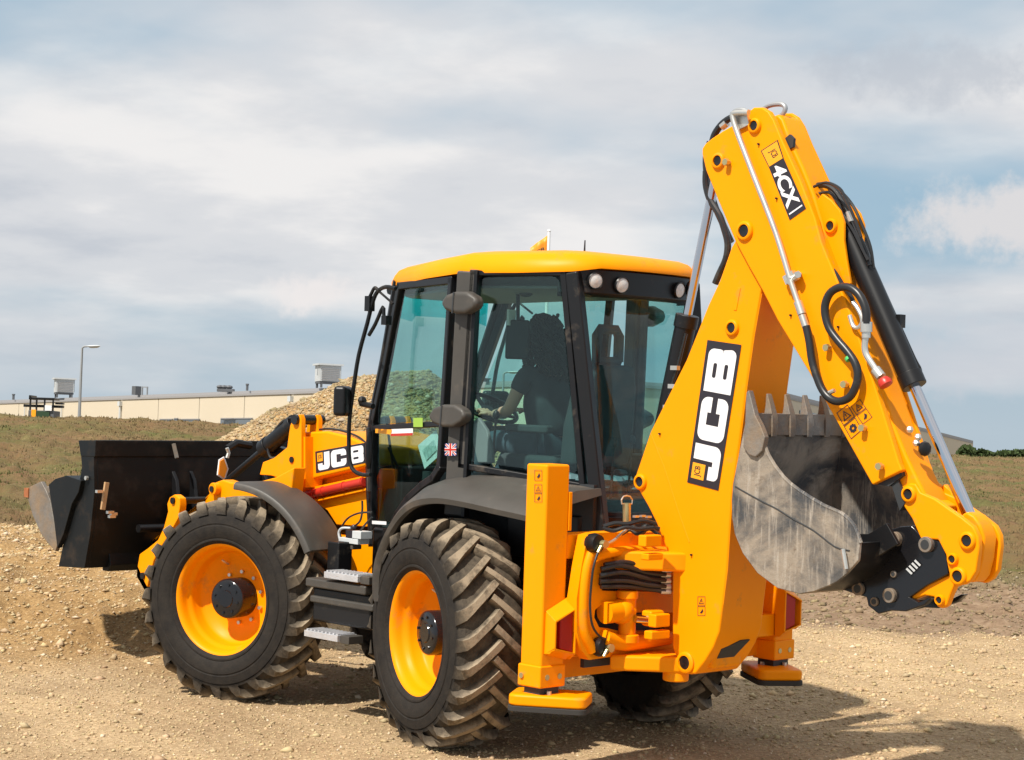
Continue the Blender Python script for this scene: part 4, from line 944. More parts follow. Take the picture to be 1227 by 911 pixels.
def left_side(s_):
    d = empty('door', CAB)
    mk(poly_frame(DFP, .05, .055, nd_), s_).build('door_frame', 'black', d, bevel=.008)
    mk(poly_frame(UU([(452, 513), (530, 508)], Pd), .035, .05, nd_, False), s_).build('door_bar', 'black', d, bevel=.006)
    pane([p + nd_ * .004 for p in ugl], nd_, s_, 'glass_pane', 'glass', d); pane([p + nd_ * .004 for p in lgl], nd_, s_, 'glass_pane', 'glass', d)
    m = MB(); m.ball(U(448, 540, Pd) + nd_ * .035, .1, 14, (.35, .22, 1.35)); mk(m, s_).build('door_handle', 'black', d)
    m = MB(); m.bar(U(446, 512, Pd) + nd_ * .02, U(447, 590, Pd) + nd_ * .02, .05, .04, nd_); mk(m, s_).build('handle_guard', 'plastic', d, bevel=.012)
    a = U(476.5, 337, Pd); b = U(461, 430, Pd); c = U(447.5, 500, Pd); e_ = U(443.5, 560, Pd); f_ = U(447, 655, Pd)
    m = MB(); m.tube([a, b, c, e_, f_], .032, 8, 3); mk(m, s_).build('front_pillar', 'black', CAB)
    # centre pillar
    P0, P1 = U(561, 325, Ps), U(545, 618, Ps); m = MB(); m.bar(P0 - ns_ * .01, P1 - ns_ * .01, .135, .07, ns_); bp_ = mk(m, s_).build('centre_pillar', 'plastic', CAB, bevel=.012)
    m = MB(); m.bar(P0 + ns_ * .0275 + V(.035, 0, 0), P1 + ns_ * .0275 + V(.035, 0, 0), .012, .005, ns_); mk(m, s_).build('pillar_seal', 'dark_int', bp_)
    m = MB(); m.bar(P0 + ns_ * .01 - V(.075, .02, 0), P1 + ns_ * .01 - V(.075, .02, 0), .022, .06, ns_); mk(m, s_).build('window_seal', 'black', bp_)
    n_ = (ns_ + nd_).normalized()
    for ox, oy in ((0, 0), (-14.5, 135)):
        pl = (Ps[0] + ns_ * .02, n_)
        hq = UU([(a + ox, b + oy) for a, b in ((538, 364), (545, 354), (556, 350), (570, 350), (580, 356), (583, 364), (579, 371), (568, 377), (555, 377), (543, 372))], pl)
        m = MB(); m.prism(hq, n_ * .085); hg = mk(m, s_).build('hinge_cover', 'plastic', bp_, bevel=.03, seg=4, smooth=50)
        m = MB(); m.bar(U(556 + ox, 351 + oy, pl) + n_ * .087, U(554 + ox, 376.5 + oy, pl) + n_ * .087, .010, .004, n_); mk(m, s_).build('hinge_gap', 'dark_int', hg)
    # side window
    w_ = empty('side_window', CAB)
    mk(poly_frame(swo, .04, .05, ns_), s_).build('window_frame', 'black', w_, bevel=.008); pane([p + ns_ * .006 for p in SW], ns_, s_, 'glass_pane', 'glass', w_)
    a, b = U(679.5, 326, Ps), U(713, 640, Ps); a.y += .0; m = MB(); m.bar(a + V(-.035, -.02, 0), b + V(-.035, -.02, 0), .085, .085, ns_); mk(m, s_).build('rear_pillar', 'black', CAB, bevel=.015)
both(left_side)
# roof shell, its outline follows the tapered plan of the cab
half = [(1.29, 0), (1.28, .30), (1.15, .485), (.62, .655), (.13, .80), (-.25, .70), (-.60, .575), (-.70, .43), (-.735, .22), (-.745, 0)]
def ring(sc_in, z, front=0, rear=0):
    o = []
    for x, y in half:
        c = Vector((.18, 0)); v = Vector((x, y)) - c; l_ = v.length; v = v * max(0, (l_ - sc_in)) / l_ + c
        zz = z - front * sst(.2, 1.3, x); zz += rear * sst(-.55, -.70, x)
        o.append((v.x, v.y, float(zz)))
    return o + [(x, -y, z_) for x, y, z_ in o[-2:0:-1]]
rf = MB(); rf.loft([ring(.03, 2.875, .05, .035), ring(0, 2.872, .05, .035), ring(-.002, 2.895, .05, .03), ring(.02, 2.945, .055, .012), ring(.05, 2.985, .06, 0), ring(.11, 3.005, .055), ring(.30, 3.028, .04), ring(.55, 3.032, 0)])
rf.build('roof_shell', 'yellow', CAB, smooth=60)
m = MB(); m.loft([ring(.07, 2.80, .03), ring(.06, 2.874, .045)]); m.build('roof_frame', 'black', CAB, smooth=0)
m = MB(); m.loft([ring(.10, 2.785, .03), ring(.10, 2.80, .03)]); m.build('headlining', 'interior', CAB, smooth=0)
# rear light panel
lp = [(-.48, .575), (-.585, .55), (-.665, .43), (-.705, .24), (-.715, 0)]; lp = lp + [(x, -y) for x, y in lp[-2::-1]]
m = MB(); m.loft([[(x + .03, y * .95, 2.735), (x + .03, y * .95, 2.90), (x, y, 2.90), (x, y, 2.76)] for x, y in lp]); fas = m.build('light_panel', 'black', CAB, bevel=.004)
for wx, wy, wz in ((-.655, .440, 2.835), (-.705, .262, 2.818)):
    for s_ in (1, -1):
        a = math.atan2(.30 * s_ + .1, -1) if wy > .4 else math.atan2(.15 * s_ + .1, -1); n_ = V(math.cos(a), math.sin(a), -.16).normalized(); c = V(wx, wy * s_, wz) if s_ > 0 else V(wx - (.055 if wy > .4 else .0), -wy + (.05 if wy > .4 else 0), wz)
        m = MB(); m.lathe([(0, -.02), (.046, -.02), (.052, .018), (.047, .026), (.042, .018), (0, .012)], c, n_, 24); L0 = m.build('work_light', 'black', CAB)
        m = MB(); m.lathe([(0, .030), (.02, .029), (.044, .020), (.044, .010)], c, n_, 24); m.build('lens', 'lens', L0)
# rear screen and body below it
rp_ = [(-.61, .50), (-.66, .40), (-.69, .20), (-.70, 0)]; rp_ = rp_ + [(x, -y) for x, y in rp_[-2::-1]]
m = MB(); m.grid([[(x - dx, y, z) for x, y in rp_] for z, dx in ((2.76, 0), (2.1, .045), (1.44, .10))]); rg_ = m.build('rear_window', 'glass2', CAB, smooth=80)
so2 = rg_.modifiers.new('thick', 'SOLIDIFY'); so2.thickness = .006
m = MB(); m.loft([[(x, y, z) for x, y in ([(-.82, 0), (-.82, .22), (-.79, .42), (-.70, .56), (-.2, .66), (-.2, 0)])] + [] for z in (1.16, 1.43)]); m.mirror(); m.build('rear_body_panel', 'black', CAB, bevel=.01)
m = MB(); m.tube([(-.66, .51, 1.44), (-.75, .41, 1.44), (-.785, .2, 1.43), (-.79, 0, 1.43), (-.785, -.2, 1.43), (-.75, -.41, 1.44), (-.66, -.51, 1.44)], .025, 8, 3); m.build('window_sill', 'black', CAB)
# front screen
m = MB(); m.prism([(1.18, -.42, 2.80), (1.18, .42, 2.80), (1.29, .44, 2.0), (1.26, .42, 1.22), (1.26, -.42, 1.22), (1.29, -.44, 2.0)], (.008, 0, 0)); m.build('windscreen', 'glass', CAB, smooth=0)
m = MB(); m.prism([(1.165, -.42, 2.80), (1.165, .42, 2.80), (1.19, .43, 2.63), (1.19, .26, 2.60), (1.19, .23, 2.64), (1.19, -.27, 2.64), (1.19, -.43, 2.60)], (.004, 0, 0)); m.build('sun_strip', 'sunstrip', CAB, smooth=0)
m = MB(); m.tube([(1.20, -.46, 2.80), (1.20, .46, 2.80)], .03, 8); m.tube([(1.27, -.44, 1.22), (1.27, .44, 1.22)], .03, 8); m.build('screen_rail', 'black', CAB)
m = MB(); m.bar((1.30, .20, 1.24), (1.31, .36, 1.95), .012, .012, (1, 0, 0)); m.bar((1.30, .0, 1.24), (1.31, .33, 1.75), .012, .012, (1, 0, 0)); m.build('wiper', 'black', CAB)
# cab floor, seat, consoles
m = MB(); m.box(-.74, 1.25, -.42, .42, 1.18, 1.24); m.box(-.5, .6, -.6, .6, 1.18, 1.239); m.build('floor', 'dark_int', CAB)
st = empty('driver_seat', CAB)
SX = -.16; sy = .03
m = MB(); m.box(SX - .05, SX + .47, sy - .25, sy + .25, 1.64, 1.76); m.build('cushion', 'seat', st, bevel=.04)
m = MB(); m.loft([[(SX - .08 + dx, sy + y * wd_, z) for y in (-1, 1)] + [(SX - .20 + dx - .03, sy + y * wd_, z) for y in (1, -1)] for z, wd_, dx in ((1.70, .25, 0), (1.95, .26, -.03), (2.20, .23, -.07), (2.34, .17, -.10))]); m.build('backrest', 'seat', st, bevel=.035)
hp_ = MB(); a = [(-.10, 2.36), (-.10, 2.52), (-.07, 2.56), (.07, 2.56), (.10, 2.52), (.10, 2.36)]
hp_.tube([(SX - .24, sy + y, z) for y, z in a] + [(SX - .24, sy - .10, 2.36)], .033, 8); hp_.build('headrest', 'seat', st)
m = MB(); m.box(SX - .05, SX + .35, sy - .2, sy + .2, 1.24, 1.64); m.build('seat_base', 'dark_int', st, bevel=.03)
for s_ in (1, -1): m = MB(); m.box(SX - .05, SX + .33, sy + s_ * .29 - .035, sy + s_ * .29 + .035, 1.90, 1.95); m.build('armrest', 'seat', st, bevel=.015)
m = MB(); m.loft([[(.82 + dx, y, z) for y in (-w_, w_)] + [(.98 + dx, y, z) for y in (w_, -w_)] for z, w_, dx in ((1.24, .13, 0), (1.7, .11, -.03), (1.95, .10, -.10))]); m.build('steering_column', 'dark_int', CAB, bevel=.03)
sc_ = V(.66, .03, 2.04); ax = V(-.45, 0, .89).normalized(); sw_ = empty('steering_wheel', CAB)
m = MB(); aa = V(0, 1, 0); bb = ax.cross(aa); m.tube([sc_ + (aa * math.cos(k * math.pi / 16) + bb * math.sin(k * math.pi / 16)) * .20 for k in range(33)], .015, 8); m.build('wheel_rim', 'black', sw_)
m = MB()
for k in (0, 2.1, 4.2): m.bar(sc_ - ax * .03, sc_ + (aa * math.cos(k + .3) + bb * math.sin(k + .3)) * .195, .03, .012, ax)
m.cyl(sc_ - ax * .06, sc_ - ax * .0, .045); m.build('spoke', 'black', sw_)
m = MB(); m.box(-.75, .15, -.52, -.33, 1.24, 1.78); m.box(.2, .75, -.50, -.36, 1.24, 1.85); m.build('side_console', 'dark_int', CAB, bevel=.04)
m = MB(); m.box(-.74, -.42, -.45, .42, 1.24, 1.52); m.build('rear_console', 'dark_int', CAB, bevel=.03)
for (x, y, z, h) in ((-.62, .20, 1.50, .36), (-.60, .02, 1.50, .38), (-.55, -.25, 1.5, .32), (.15, -.40, 1.78, .2), (.05, -.45, 1.78, .22), (.78, .18, 1.9, .14), (.30, .32, 1.7, .3), (.45, .36, 1.5, .35)):
    m = MB(); m.tube([(x, y, z), (x - .02, y, z + h)], .008, 8); m.ball((x - .02, y, z + h), .024, 10, (1, 1, 1.3)); m.build('control_lever', 'dark_int' if x < 0 else 'black', CAB)
m = MB()
for k in range(14): a = RNG.rand(3); m.ball(V(-.50 + .25 * a[0], -.05 + .5 * a[1] - .2, 1.56 + .10 * a[2]), .05 + .03 * a[1], 8, (1.2, 1, .5))
m.build('crumpled_bag', mat('grey_crumpled_bag', (.16, .20, .23), .6, var=.4, vscale=15), CAB, smooth=0)
m = MB(); m.prism(UU([(572, 555), (566, 530), (566, 505), (573, 500), (583, 515), (588, 535), (590, 555)], y=.45), (0, -.03, 0)); m.build('side_pocket', 'interior', CAB, bevel=.01)
c = U(620, 407, y=.28); m = MB(); m.obox(c, (.03, .15, .25), Matrix.Rotation(.75, 3, 'Z') if False else Matrix.Rotation(-.75, 3, 'Z')); mi = m.build('inside_mirror', 'black', CAB, bevel=.012)
m = MB(); m.tube([c + V(0, 0, .1), c + V(.03, -.02, .32)], .012, 8); m.build('mirror_stalk', 'black', mi)
c = U(614, 381, y=.28); m = MB(); m.obox(c + V(-.02, .03, 0), (.02, .06, .10)); m.build('label_card', 'paper', CAB)
m = MB(); m.ball(U(630, 352, y=.3), .045, 10, (1, 1, .5)); m.build('cab_lamp', 'dark_int', CAB)
# stickers
def sticker(px, pl, n_, name, m_, lift=.012, parent=CAB, label=None):
    m = MB(); m.prism([p + n_ * lift for p in UU(px, pl)], n_ * .002); return m.build(name, m_, parent, smooth=0, label=label)
sticker([(455, 514), (475, 515), (475, 521), (455, 519)], Pd, nd_, 'orange_sticker', 'yprint', .03)
r_ = sticker([(474, 514.5), (500, 513.5), (500, 522), (474, 523)], Pd, nd_, 'warning_sticker', 'white', .03)
sticker([(474, 520), (500, 519), (500, 522), (474, 523)], Pd, nd_, 'red_band', 'red', .033, r_)
sticker([(501, 501), (512, 501), (512, 512), (501, 512)], Pd, nd_, 'green_sticker', 'green', .032)
pp = sticker([(499, 534), (521, 515), (528, 543), (507, 562)], Pd, nd_, 'folded_paper', 'paper', -.012)
m = MB(); m.prism([p - nd_ * .006 for p in UU([(505, 540), (519, 527), (522, 540), (510, 552)], Pd)], nd_ * .002); m.build('printed_map', mat('faint_print', (.42, .50, .48), .6, var=.4, vscale=40), pp, smooth=0)
sticker([(451, 624), (468, 625), (468, 629), (451, 628)], Pd, nd_, 'white_sticker', 'white', .03)
bq = UU([(538, 531.5), (551.5, 531.5), (551.5, 546), (537.5, 546)], Ps); n_ = ns_
def flagq(u0, v0, u1, v1, mtl, lift, nm, par):
    a, b, c, d = bq
    def mp(u_, v_): return a * (1 - u_) * (1 - v_) + b * u_ * (1 - v_) + c * u_ * v_ + d * (1 - u_) * v_ + n_ * lift
    m = MB(); m.prism([mp(u0, v0), mp(u1, v0), mp(u1, v1), mp(u0, v1)], n_ * .001); return m.build(nm, mtl, par, smooth=0)
FB = flagq(0, 0, 1, 1, 'blue', .047, 'union_flag', CAB)
def diag(a0, a1, wd_, mtl, lift):
    a, b, c, d = bq
    def mp(q): u_, v_ = q; return a * (1 - u_) * (1 - v_) + b * u_ * (1 - v_) + c * u_ * v_ + d * (1 - u_) * v_ + n_ * lift
    m = MB(); m.bar(mp(a0), mp(a1), wd_, .001, n_); m.build('flag_stripe', mtl, FB, smooth=0)
diag((.06, .06), (.94, .94), .014, 'white', .0485); diag((.94, .06), (.06, .94), .014, 'white', .0487)
diag((.06, .06), (.94, .94), .006, 'red', .0500); diag((.94, .06), (.06, .94), .006, 'red', .0502)
flagq(.36, 0, .64, 1, 'white', .0510, 'flag_stripe', FB); flagq(0, .36, 1, .64, 'white', .0512, 'flag_stripe', FB)
flagq(.42, 0, .58, 1, 'red', .0525, 'flag_stripe', FB); flagq(0, .42, 1, .58, 'red', .0527, 'flag_stripe', FB)
# mirrors and arms
def mirror_arm(s_):
    a = empty('door_mirror', BH); pl = plane(y=.64)
    m = MB(); m.tube(UU([(474, 346), (462, 344), (452, 350), (446, 364), (440, 388), (430, 425), (424, 462), (419, 500), (418, 530), (419, 552), (424, 564), (434, 569), (444, 569)], pl), .014, 8, 3); mk(m, s_).build('mirror_bar', 'black', a)
    c = U(421.5, 481, pl) + V(.02, .06, 0); R = Matrix.Rotation(.62, 3, 'Z'); m = MB(); m.obox(c, (.09, .19, .20), R); mk(m, s_).build('mirror_head', 'black', a, bevel=.028, seg=3)
    m = MB(); m.tube([U(433, 484, pl), U(447, 487, pl)], .02, 8); m.ball(U(434, 480, pl), .03, 8); mk(m, s_).build('mirror_clamp', 'black', a)
    m = MB(); m.tube(UU([(444, 372), (441, 362), (445, 352), (449, 345), (453, 348)], pl), .012, 8, 4); m.obox(U(443, 364, pl), (.05, .05, .10)); mk(m, s_).build('top_bracket', 'black', a, bevel=.01)
    m = MB(); m.tube(UU([(442, 402), (450, 388), (459, 368), (460, 380), (463, 388)], pl), .013, 8, 3); m.obox(U(463, 384, pl), (.05, .05, .06)); mk(m, s_).build('lower_bracket', 'black', a, bevel=.01)
    m = MB(); m.tube(UU([(455, 350), (463, 357), (471, 364)], pl), .008, 6); mk(m, s_).build('strut', 'black', a)
both(mirror_arm)
m = MB(); a = U(700, 306, y=-.1); m.tube([a - V(0, 0, .06), U(701, 288, y=-.1)], [.009, .004], 8); m.build('aerial', 'hose', BH)

# ---------------------------------------------------------------- rear frame, stabilisers
XL0, XL1 = -.87, -1.035
m = MB(); m.box(-1.03, -.90, -.99, .99, 1.22, 1.36); m.box(-1.03, -.90, -.99, .99, .66, .80); m.box(-.90, -.86, -.99, .99, .52, 1.34); m.build('rear_frame', 'yellow', BH, bevel=.01)
m = MB(); m.box(-.855, -.845, -.6, .6, .55, 1.3); m.build('rear_cover', 'black', BH)
def stab(s_):
    e = empty('stabiliser', BH)
    m = MB(); m.box(XL1, XL0, .988, 1.175, .62, 1.755); mk(m, s_).build('leg_sleeve', 'yellow', e, bevel=.014, seg=3)
    m = MB(); m.box(XL1 - .008, XL0 + .008, .980, 1.185, .505, .63); mk(m, s_).build('leg_collar', 'yellow', e, bevel=.01)
    m = MB(); m.box(XL1 - .003, XL1 + .06, .965, .99, 1.38, 1.60); mk(m, s_).build('leg_strip', 'yellow', e, bevel=.004)
    for y in (1.03, 1.13): m = MB(); m.cyl((XL1 - .012, y, .565), (XL1 + .01, y, .565), .016, seg=12); mk(m, s_).build('bolt', 'brass', e)
    m = MB(); m.cyl((-.90, 1.18, .565), (-.90, 1.195, .565), .016, seg=12); mk(m, s_).build('bolt', 'brass', e)
    m = MB(); m.box(XL1 + .02, XL0 - .02, 1.005, 1.155, .42, .52); mk(m, s_).build('inner_leg', 'dark_int', e)
    c = V(-.98, 1.03, 0)
    R = Matrix.Rotation(.60, 3, 'Z')
    def pad(z0, z1, g):
        o = []
        for sx, sy_ in ((1, 1), (1, -1), (-1, -1), (-1, 1)):
            for k in range(5):
                a = math.radians({(1, 1): 0, (1, -1): -90, (-1, -1): -180, (-1, 1): -270}[(sx, sy_)] + 90 - 22.5 * k); r_ = .05
                p = R @ Vector((sx * (.222 - g - r_) + r_ * math.cos(a), sy_ * (.145 - g - r_) + r_ * math.sin(a), 0)); o.append((c.x + p.x, c.y + p.y))
        m = MB(); m.zprism(o, z0, z1); return m
    mk(pad(.398, .466, 0), s_).build('foot_plate', 'yellow', e, bevel=.018, seg=3); mk(pad(.368, .399, -.004), s_).build('foot_pad', 'rubber', e, bevel=.004)
    for dx in (-.05, .05): m = MB(); m.cyl((c.x + dx, c.y + .02 - dx, .46), (c.x + dx, c.y + .02 - dx, .485), .016, seg=6); mk(m, s_).build('nut', 'zinc', e)
    # lamp housing
    hs_ = [(-1.036, .62 + .11), (-1.036, 1.03), (-1.115, .985), (-1.115, .775)]
    ho = empty('tail_lamp', e) if False else None
    m = MB(); m.prism([(-1.037, 1.15, .70), (-1.037, 1.15, .93), (-1.075, 1.15, .915), (-1.115, 1.15, .88), (-1.115, 1.15, .735), (-1.075, 1.15, .70)], (0, -.012, 0)); m.prism([(-1.037, .99, .66), (-1.037, .99, 1.0), (-1.075, .99, .99), (-1.115, .99, .945), (-1.115, .99, .70), (-1.075, .99, .66)], (0, -.012, 0))
    m.prism([(-1.037, 1.15, .93), (-1.037, .98, 1.0), (-1.115, .98, .945), (-1.115, 1.15, .88)], (0, 0, .008)); m.prism([(-1.037, 1.15, .70), (-1.037, .98, .66), (-1.115, .98, .70), (-1.115, 1.15, .735)], (0, 0, -.008))
    if s_ < 0: e.location = (0, .06, 0)
    h_ = mk(m, s_).build('lamp_housing', 'yellow', e, bevel=.003)
    m = MB(); m.prism([(-1.05, 1.10, .73), (-1.05, .995, .70), (-1.05, .995, .955), (-1.05, 1.10, .90)], (-.055, 0, 0)); mk(m, s_).build('tail_lamp', 'redlamp', e, bevel=.008)
both(stab)
def hinge_box(x0, x1, y0, y1, z0, z1, name='kingpost_bracket', m_='yellow', bv=.015): m = MB(); m.box(x0, x1, y0, y1, z0, z1); return m.build(name, m_, BH, bevel=bv)
# sideshift carriage
XC = -1.13
co = [(704, 642), (714, 639), (735, 638), (775, 640), (812, 645), (812, 792), (800, 791), (740, 786), (706, 791), (697, 780), (691, 757), (691, 718), (697, 678)]
holes = [[(718, 692), (722, 680), (733, 673), (760, 671), (806, 673), (806, 709), (745, 709), (722, 708), (717, 700)], [(712, 740), (713, 731), (721, 724), (734, 722), (746, 727), (757, 734), (806, 734), (806, 757), (745, 757), (728, 753), (718, 752)]]
holes_plate(co, holes, plane(x=XC), (.075, 0, 0), 'sideshift_carriage', 'yellow', BH, .010)
hinge_box(-1.06, -1.03, -.35, .85, .60, 1.30, 'carriage_gap_shade', 'dark_int', 0)  # dark sheet behind the openings, stands for the shade in the gaps
for z0, z1 in ((1.16, 1.27), (.585, .675)):
    m = MB(); m.zprism([(XC, .72), (-1.22, .66), (-1.36, .52), (-1.46, .42), (-1.50, .28), (-1.47, .12), (-1.36, .04), (XC, -.20)], z0, z1); m.build('kingpost_arm', 'yellow', BH, bevel=.018, seg=3)
m = MB(); m.cyl((-1.36, .40, .53), (-1.36, .40, .60), .075, seg=24); m.build('kingpin_cap', 'yellow', BH, bevel=.01)
m = MB(); m.cyl((-1.38, .34, 1.26), (-1.38, .34, 1.31), .07, seg=24); m.build('kingpin_cap', 'yellow', BH, bevel=.01)
m = MB(); m.box(-1.62, -1.40, .12, .38, .62, 1.22); m.build('kingpost', 'yellow', BH, bevel=.03)
hinge_box(-1.30, -1.22, .44, .56, .84, .93)
m = MB(); m.cyl((-1.16, .80, .92), (-1.16, .60, .925), .062, seg=24); m.ball((-1.16, .66, .92), .075, 14); m.build('slew_ram', 'yellow', BH)
m = MB(); a, b = U(752, 707, x=-1.17), U(751, 768, x=-1.17); m.cyl(a, b, .050, seg=24); m.cyl(a + V(0, 0, .0), a - V(0, 0, .05), .062, seg=24); m.cyl(b + V(0, 0, .04), b - V(0, 0, .01), .07, seg=24); m.build('slew_pivot', 'yellow', BH, bevel=.008)
m = MB(); m.tube([U(*q, x=-1.17) for q in ((724, 764), (735, 768), (750, 771), (775, 768), (800, 764))], .045, 10, 4); m.build('lower_casting', 'yellow', BH, smooth=60)
m = MB(); m.tube([U(*q, x=-1.15) for q in ((712, 668), (724, 664), (745, 661), (775, 660), (806, 662))], .030, 10, 4); m.build('upper_casting', 'yellow', BH, smooth=60)
m = MB(); m.tube([U(*q, x=-1.135) for q in ((713, 650), (703, 680), (699, 718), (700, 755), (710, 780))], .030, 10, 4); m.build('side_casting', 'yellow', BH, smooth=60)
a, b = U(761, 741.5, x=-1.24), U(797, 744, x=-1.30); m = MB(); m.cyl(a, b, .024, seg=18); m.build('slew_rod', 'chrome', BH)
hb = [(774, 642, 793, 655), (777, 664, 795, 671), (786, 737, 803, 751), (781, 757, 803, 765)]
for (x0, y0, x1, y1) in hb:
    p, q = U(x0, y0, x=-1.42), U(x1, y1, x=-1.42); m = MB(); m.box(-1.42, -1.36, q.y, p.y, q.z, p.z); m.build('kingpost_lug', 'yellow', BH, bevel=.008)
# hoses through the carriage
hz_ = [((720, 682), (745, 678), (775, 686), (799, 689)), ((719, 690), (745, 686), (775, 693), (799, 696)), ((719, 697), (748, 696), (775, 701), (799, 703)), ((724, 677), (750, 674), (780, 680), (800, 683)), ((720, 703), (750, 703), (778, 706), (799, 709))]
for k, pts in enumerate(hz_):
    m = MB(); m.tube([U(*p, x=XC - .03 - .05 * i) for i, p in enumerate(pts)], .0145, 8, 4); h_ = m.build('carriage_hose', 'hose', BH)
    p = U(*pts[-1], x=XC - .18); m = MB(); m.cyl(p + V(.02, .03, .0), p + V(-.01, -.02, 0), .017, seg=8); m.build('hose_fitting', 'zinc', h_)
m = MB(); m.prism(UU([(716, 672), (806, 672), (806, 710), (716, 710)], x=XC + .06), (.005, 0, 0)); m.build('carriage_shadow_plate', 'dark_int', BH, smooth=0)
for q in ((712, 651), (719, 775)):
    c = U(*q, x=XC - .02); m = MB(); m.lathe([(0, -.03), (.052, -.03), (.058, 0), (.050, .035), (.03, .04), (0, .04)], c, (-1, 0, 0), 20); kb = m.build('clamp_piston', 'black', BH)
    m = MB(); c2 = U(q[0] + 8, q[1] + 1, x=XC - .05); m.cyl(c2, c2 + V(-.04, 0, 0), .024, seg=10); m.cyl(c2 + V(-.02, .02, -.01), c2 + V(-.02, .045, -.045), .010, seg=8); m.build('piston_fitting', 'brass', kb)
m = MB(); m.tube([U(*q, x=XC - .07) for q in ((717, 660), (711, 680), (708, 705), (707, 728), (710, 750), (718, 762), (726, 766))], .007, 8, 4); m.build('clamp_hose', 'hose', BH)
m = MB(); m.tube([U(*q, x=XC - .06) for q in ((726, 652), (735, 648), (744, 640), (752, 634))], .008, 8, 4); m.build('clamp_hose', 'zinc', BH)
a, b = U(751.5, 626, x=-1.12), U(751, 603, x=-1.12); m = MB(); m.cyl(a - V(0, 0, .05), b, .024, seg=18); pn = m.build('locking_pin', 'brass', BH)
m = MB(); m.tube([U(*q, x=-1.12) for q in ((745, 604), (744.5, 599), (747, 595), (751, 594), (755, 595), (757.5, 599), (757, 604), (745, 604))], .0045, 6); m.build('pin_ring', 'zinc', pn)
for k, pts in enumerate(([(723, 631), (738, 627), (752, 628), (770, 624), (786, 628)], [(722, 633), (735, 636), (750, 632), (765, 634), (783, 632)], [(745, 640), (755, 635), (764, 640), (778, 634), (788, 640)], [(757, 629), (765, 636), (775, 630), (790, 634)], [(770, 640), (776, 632), (784, 636), (792, 644)])):
    m = MB(); m.tube([U(*p, x=-1.15 - .04 * i) for i, p in enumerate(pts)], .013 - .001 * (k % 3), 8, 5); h_ = m.build('loose_hose', 'hose', BH)
m = MB()
for q in ((762, 619), (770, 618.5), (777, 619.5)): m.obox(U(*q, x=-1.25), (.02, .035, .012))
m.build('hose_clip', 'zinc', BH)

# ---------------------------------------------------------------- boom
BY = .44; BW = .38
bo = [(811, 790), (805.5, 777), (805, 735), (805.5, 674), (797, 656), (786, 627), (776, 607), (761.5, 582), (760, 573), (763, 564), (779, 517), (795, 485), (822, 431), (848, 366), (862, 336), (876, 296), (893, 268), (908, 270), (924, 290), (925, 325), (912.4, 349), (903, 400), (894.6, 460), (886, 530), (877, 591), (873, 650), (871, 680), (865.6, 725), (862, 757), (855, 776), (845, 793), (833, 808), (826, 808.5), (818, 806.5)]
BP = UU(bo, y=BY); bm_ = MB(); bm_.prism(BP, (0, -BW, 0)); boom = bm_.build('boom', 'yellow', BH, bevel=.014, seg=3)
def pin_at(px, py, y, r, parent, ring=True, depth=.03, hole='blackgloss'):
    c = U(px, py, y=y)
    if ring: m = MB(); m.lathe([(r * 1.55, -.01), (r * 1.55, .012), (r * 1.3, .020), (r * 1.02, .020), (r * 1.0, .004)], c, (0, 1, 0), 28); m.build('pin_boss', 'yellow', parent, smooth=50)
    m = MB(); m.lathe([(0, -.01), (r * 1.0, -.01), (r * 1.0, .010), (r * .8, .013), (0, .006)], c, (0, 1, 0), 24); m.build('pin', hole, parent)
pin_at(822, 794, BY, .040, boom); pin_at(768, 577.5, BY, .030, boom); pin_at(878, 393, BY, .030, boom)
pin_at(791, 520, BY, .006, boom, False); pin_at(829, 665, BY, .006, boom, False)
jcb_decal(boom, UU([(861, 588), (888.7, 413.4), (848, 407.5), (823.7, 578)], y=BY + .001))
c = U(925, 400, y=.25); m = MB(); 
m = MB(); P = UU([(780, 520), (796, 560), (812, 610), (826, 650)], y=BY); m.tube(P, .0035, 6); m.build('fold_line', 'yellow', boom)
P = UU([(886, 345), (881, 372)], y=BY); m = MB(); m.bar(P[0], P[1], .02, .008, (0, 1, 0)); m.build('weld_plate', 'yellow', boom, bevel=.002)
def back_hole(px, py, xo, r=.014):                  # dark hole on the rear face of the boom
    c = U(px, py, y=.25); m = MB(); m.cyl(c + V(.02, 0, 0), c + V(-.012, 0, 0), r, seg=14); m.build('rear_hole', 'dark_int', boom)
def warn(parent, quad, cells):
    a, b, c_, d = quad
    def box(x0, y0, x1, y1, t=.05): return [[(x0, y0), (x1, y0), (x1, y1), (x0, y1)], [(x0 + t, y0 + t), (x0 + t, y1 - t), (x1 - t, y1 - t), (x1 - t, y0 + t)]]
    loops = []
    H_ = len(cells)
    for i, k in enumerate(cells):
        loops_i = box(.02, i + .02, .98, i + .98, .045)
        flat_mesh(loops_i, quad, .003, 1, H_).build('warning_label', 'blackprint', parent, smooth=0)
        if k == 't':
            flat_mesh([[(.18, i + .22), (.82, i + .22), (.5, i + .82)], [(.28, i + .28), (.5, i + .70), (.72, i + .28)]], quad, .003, 1, H_).build('warning_triangle', 'blackprint', parent, smooth=0)
            flat_mesh([[(.47, i + .38), (.53, i + .38), (.53, i + .58), (.47, i + .58)]], quad, .0032, 1, H_).build('warning_mark', 'blackprint', parent, smooth=0)
        elif k == 'g':
            g_ = [(.5 + (.30 if j % 2 else .24) * math.cos(j * math.pi / 8), i + .5 + (.30 if j % 2 else .24) * math.sin(j * math.pi / 8)) for j in range(16)]
            flat_mesh([g_, [(.5 + .09 * math.cos(j * .785), i + .5 - .09 * math.sin(j * .785)) for j in range(8)]], quad, .003, 1, H_).build('warning_gear', 'blackprint', parent, smooth=0)
        else:
            flat_mesh([[(.3, i + .3), (.55, i + .25), (.75, i + .5), (.6, i + .75), (.5, i + .5)]], quad, .003, 1, H_).build('warning_mark', 'blackprint', parent, smooth=0)
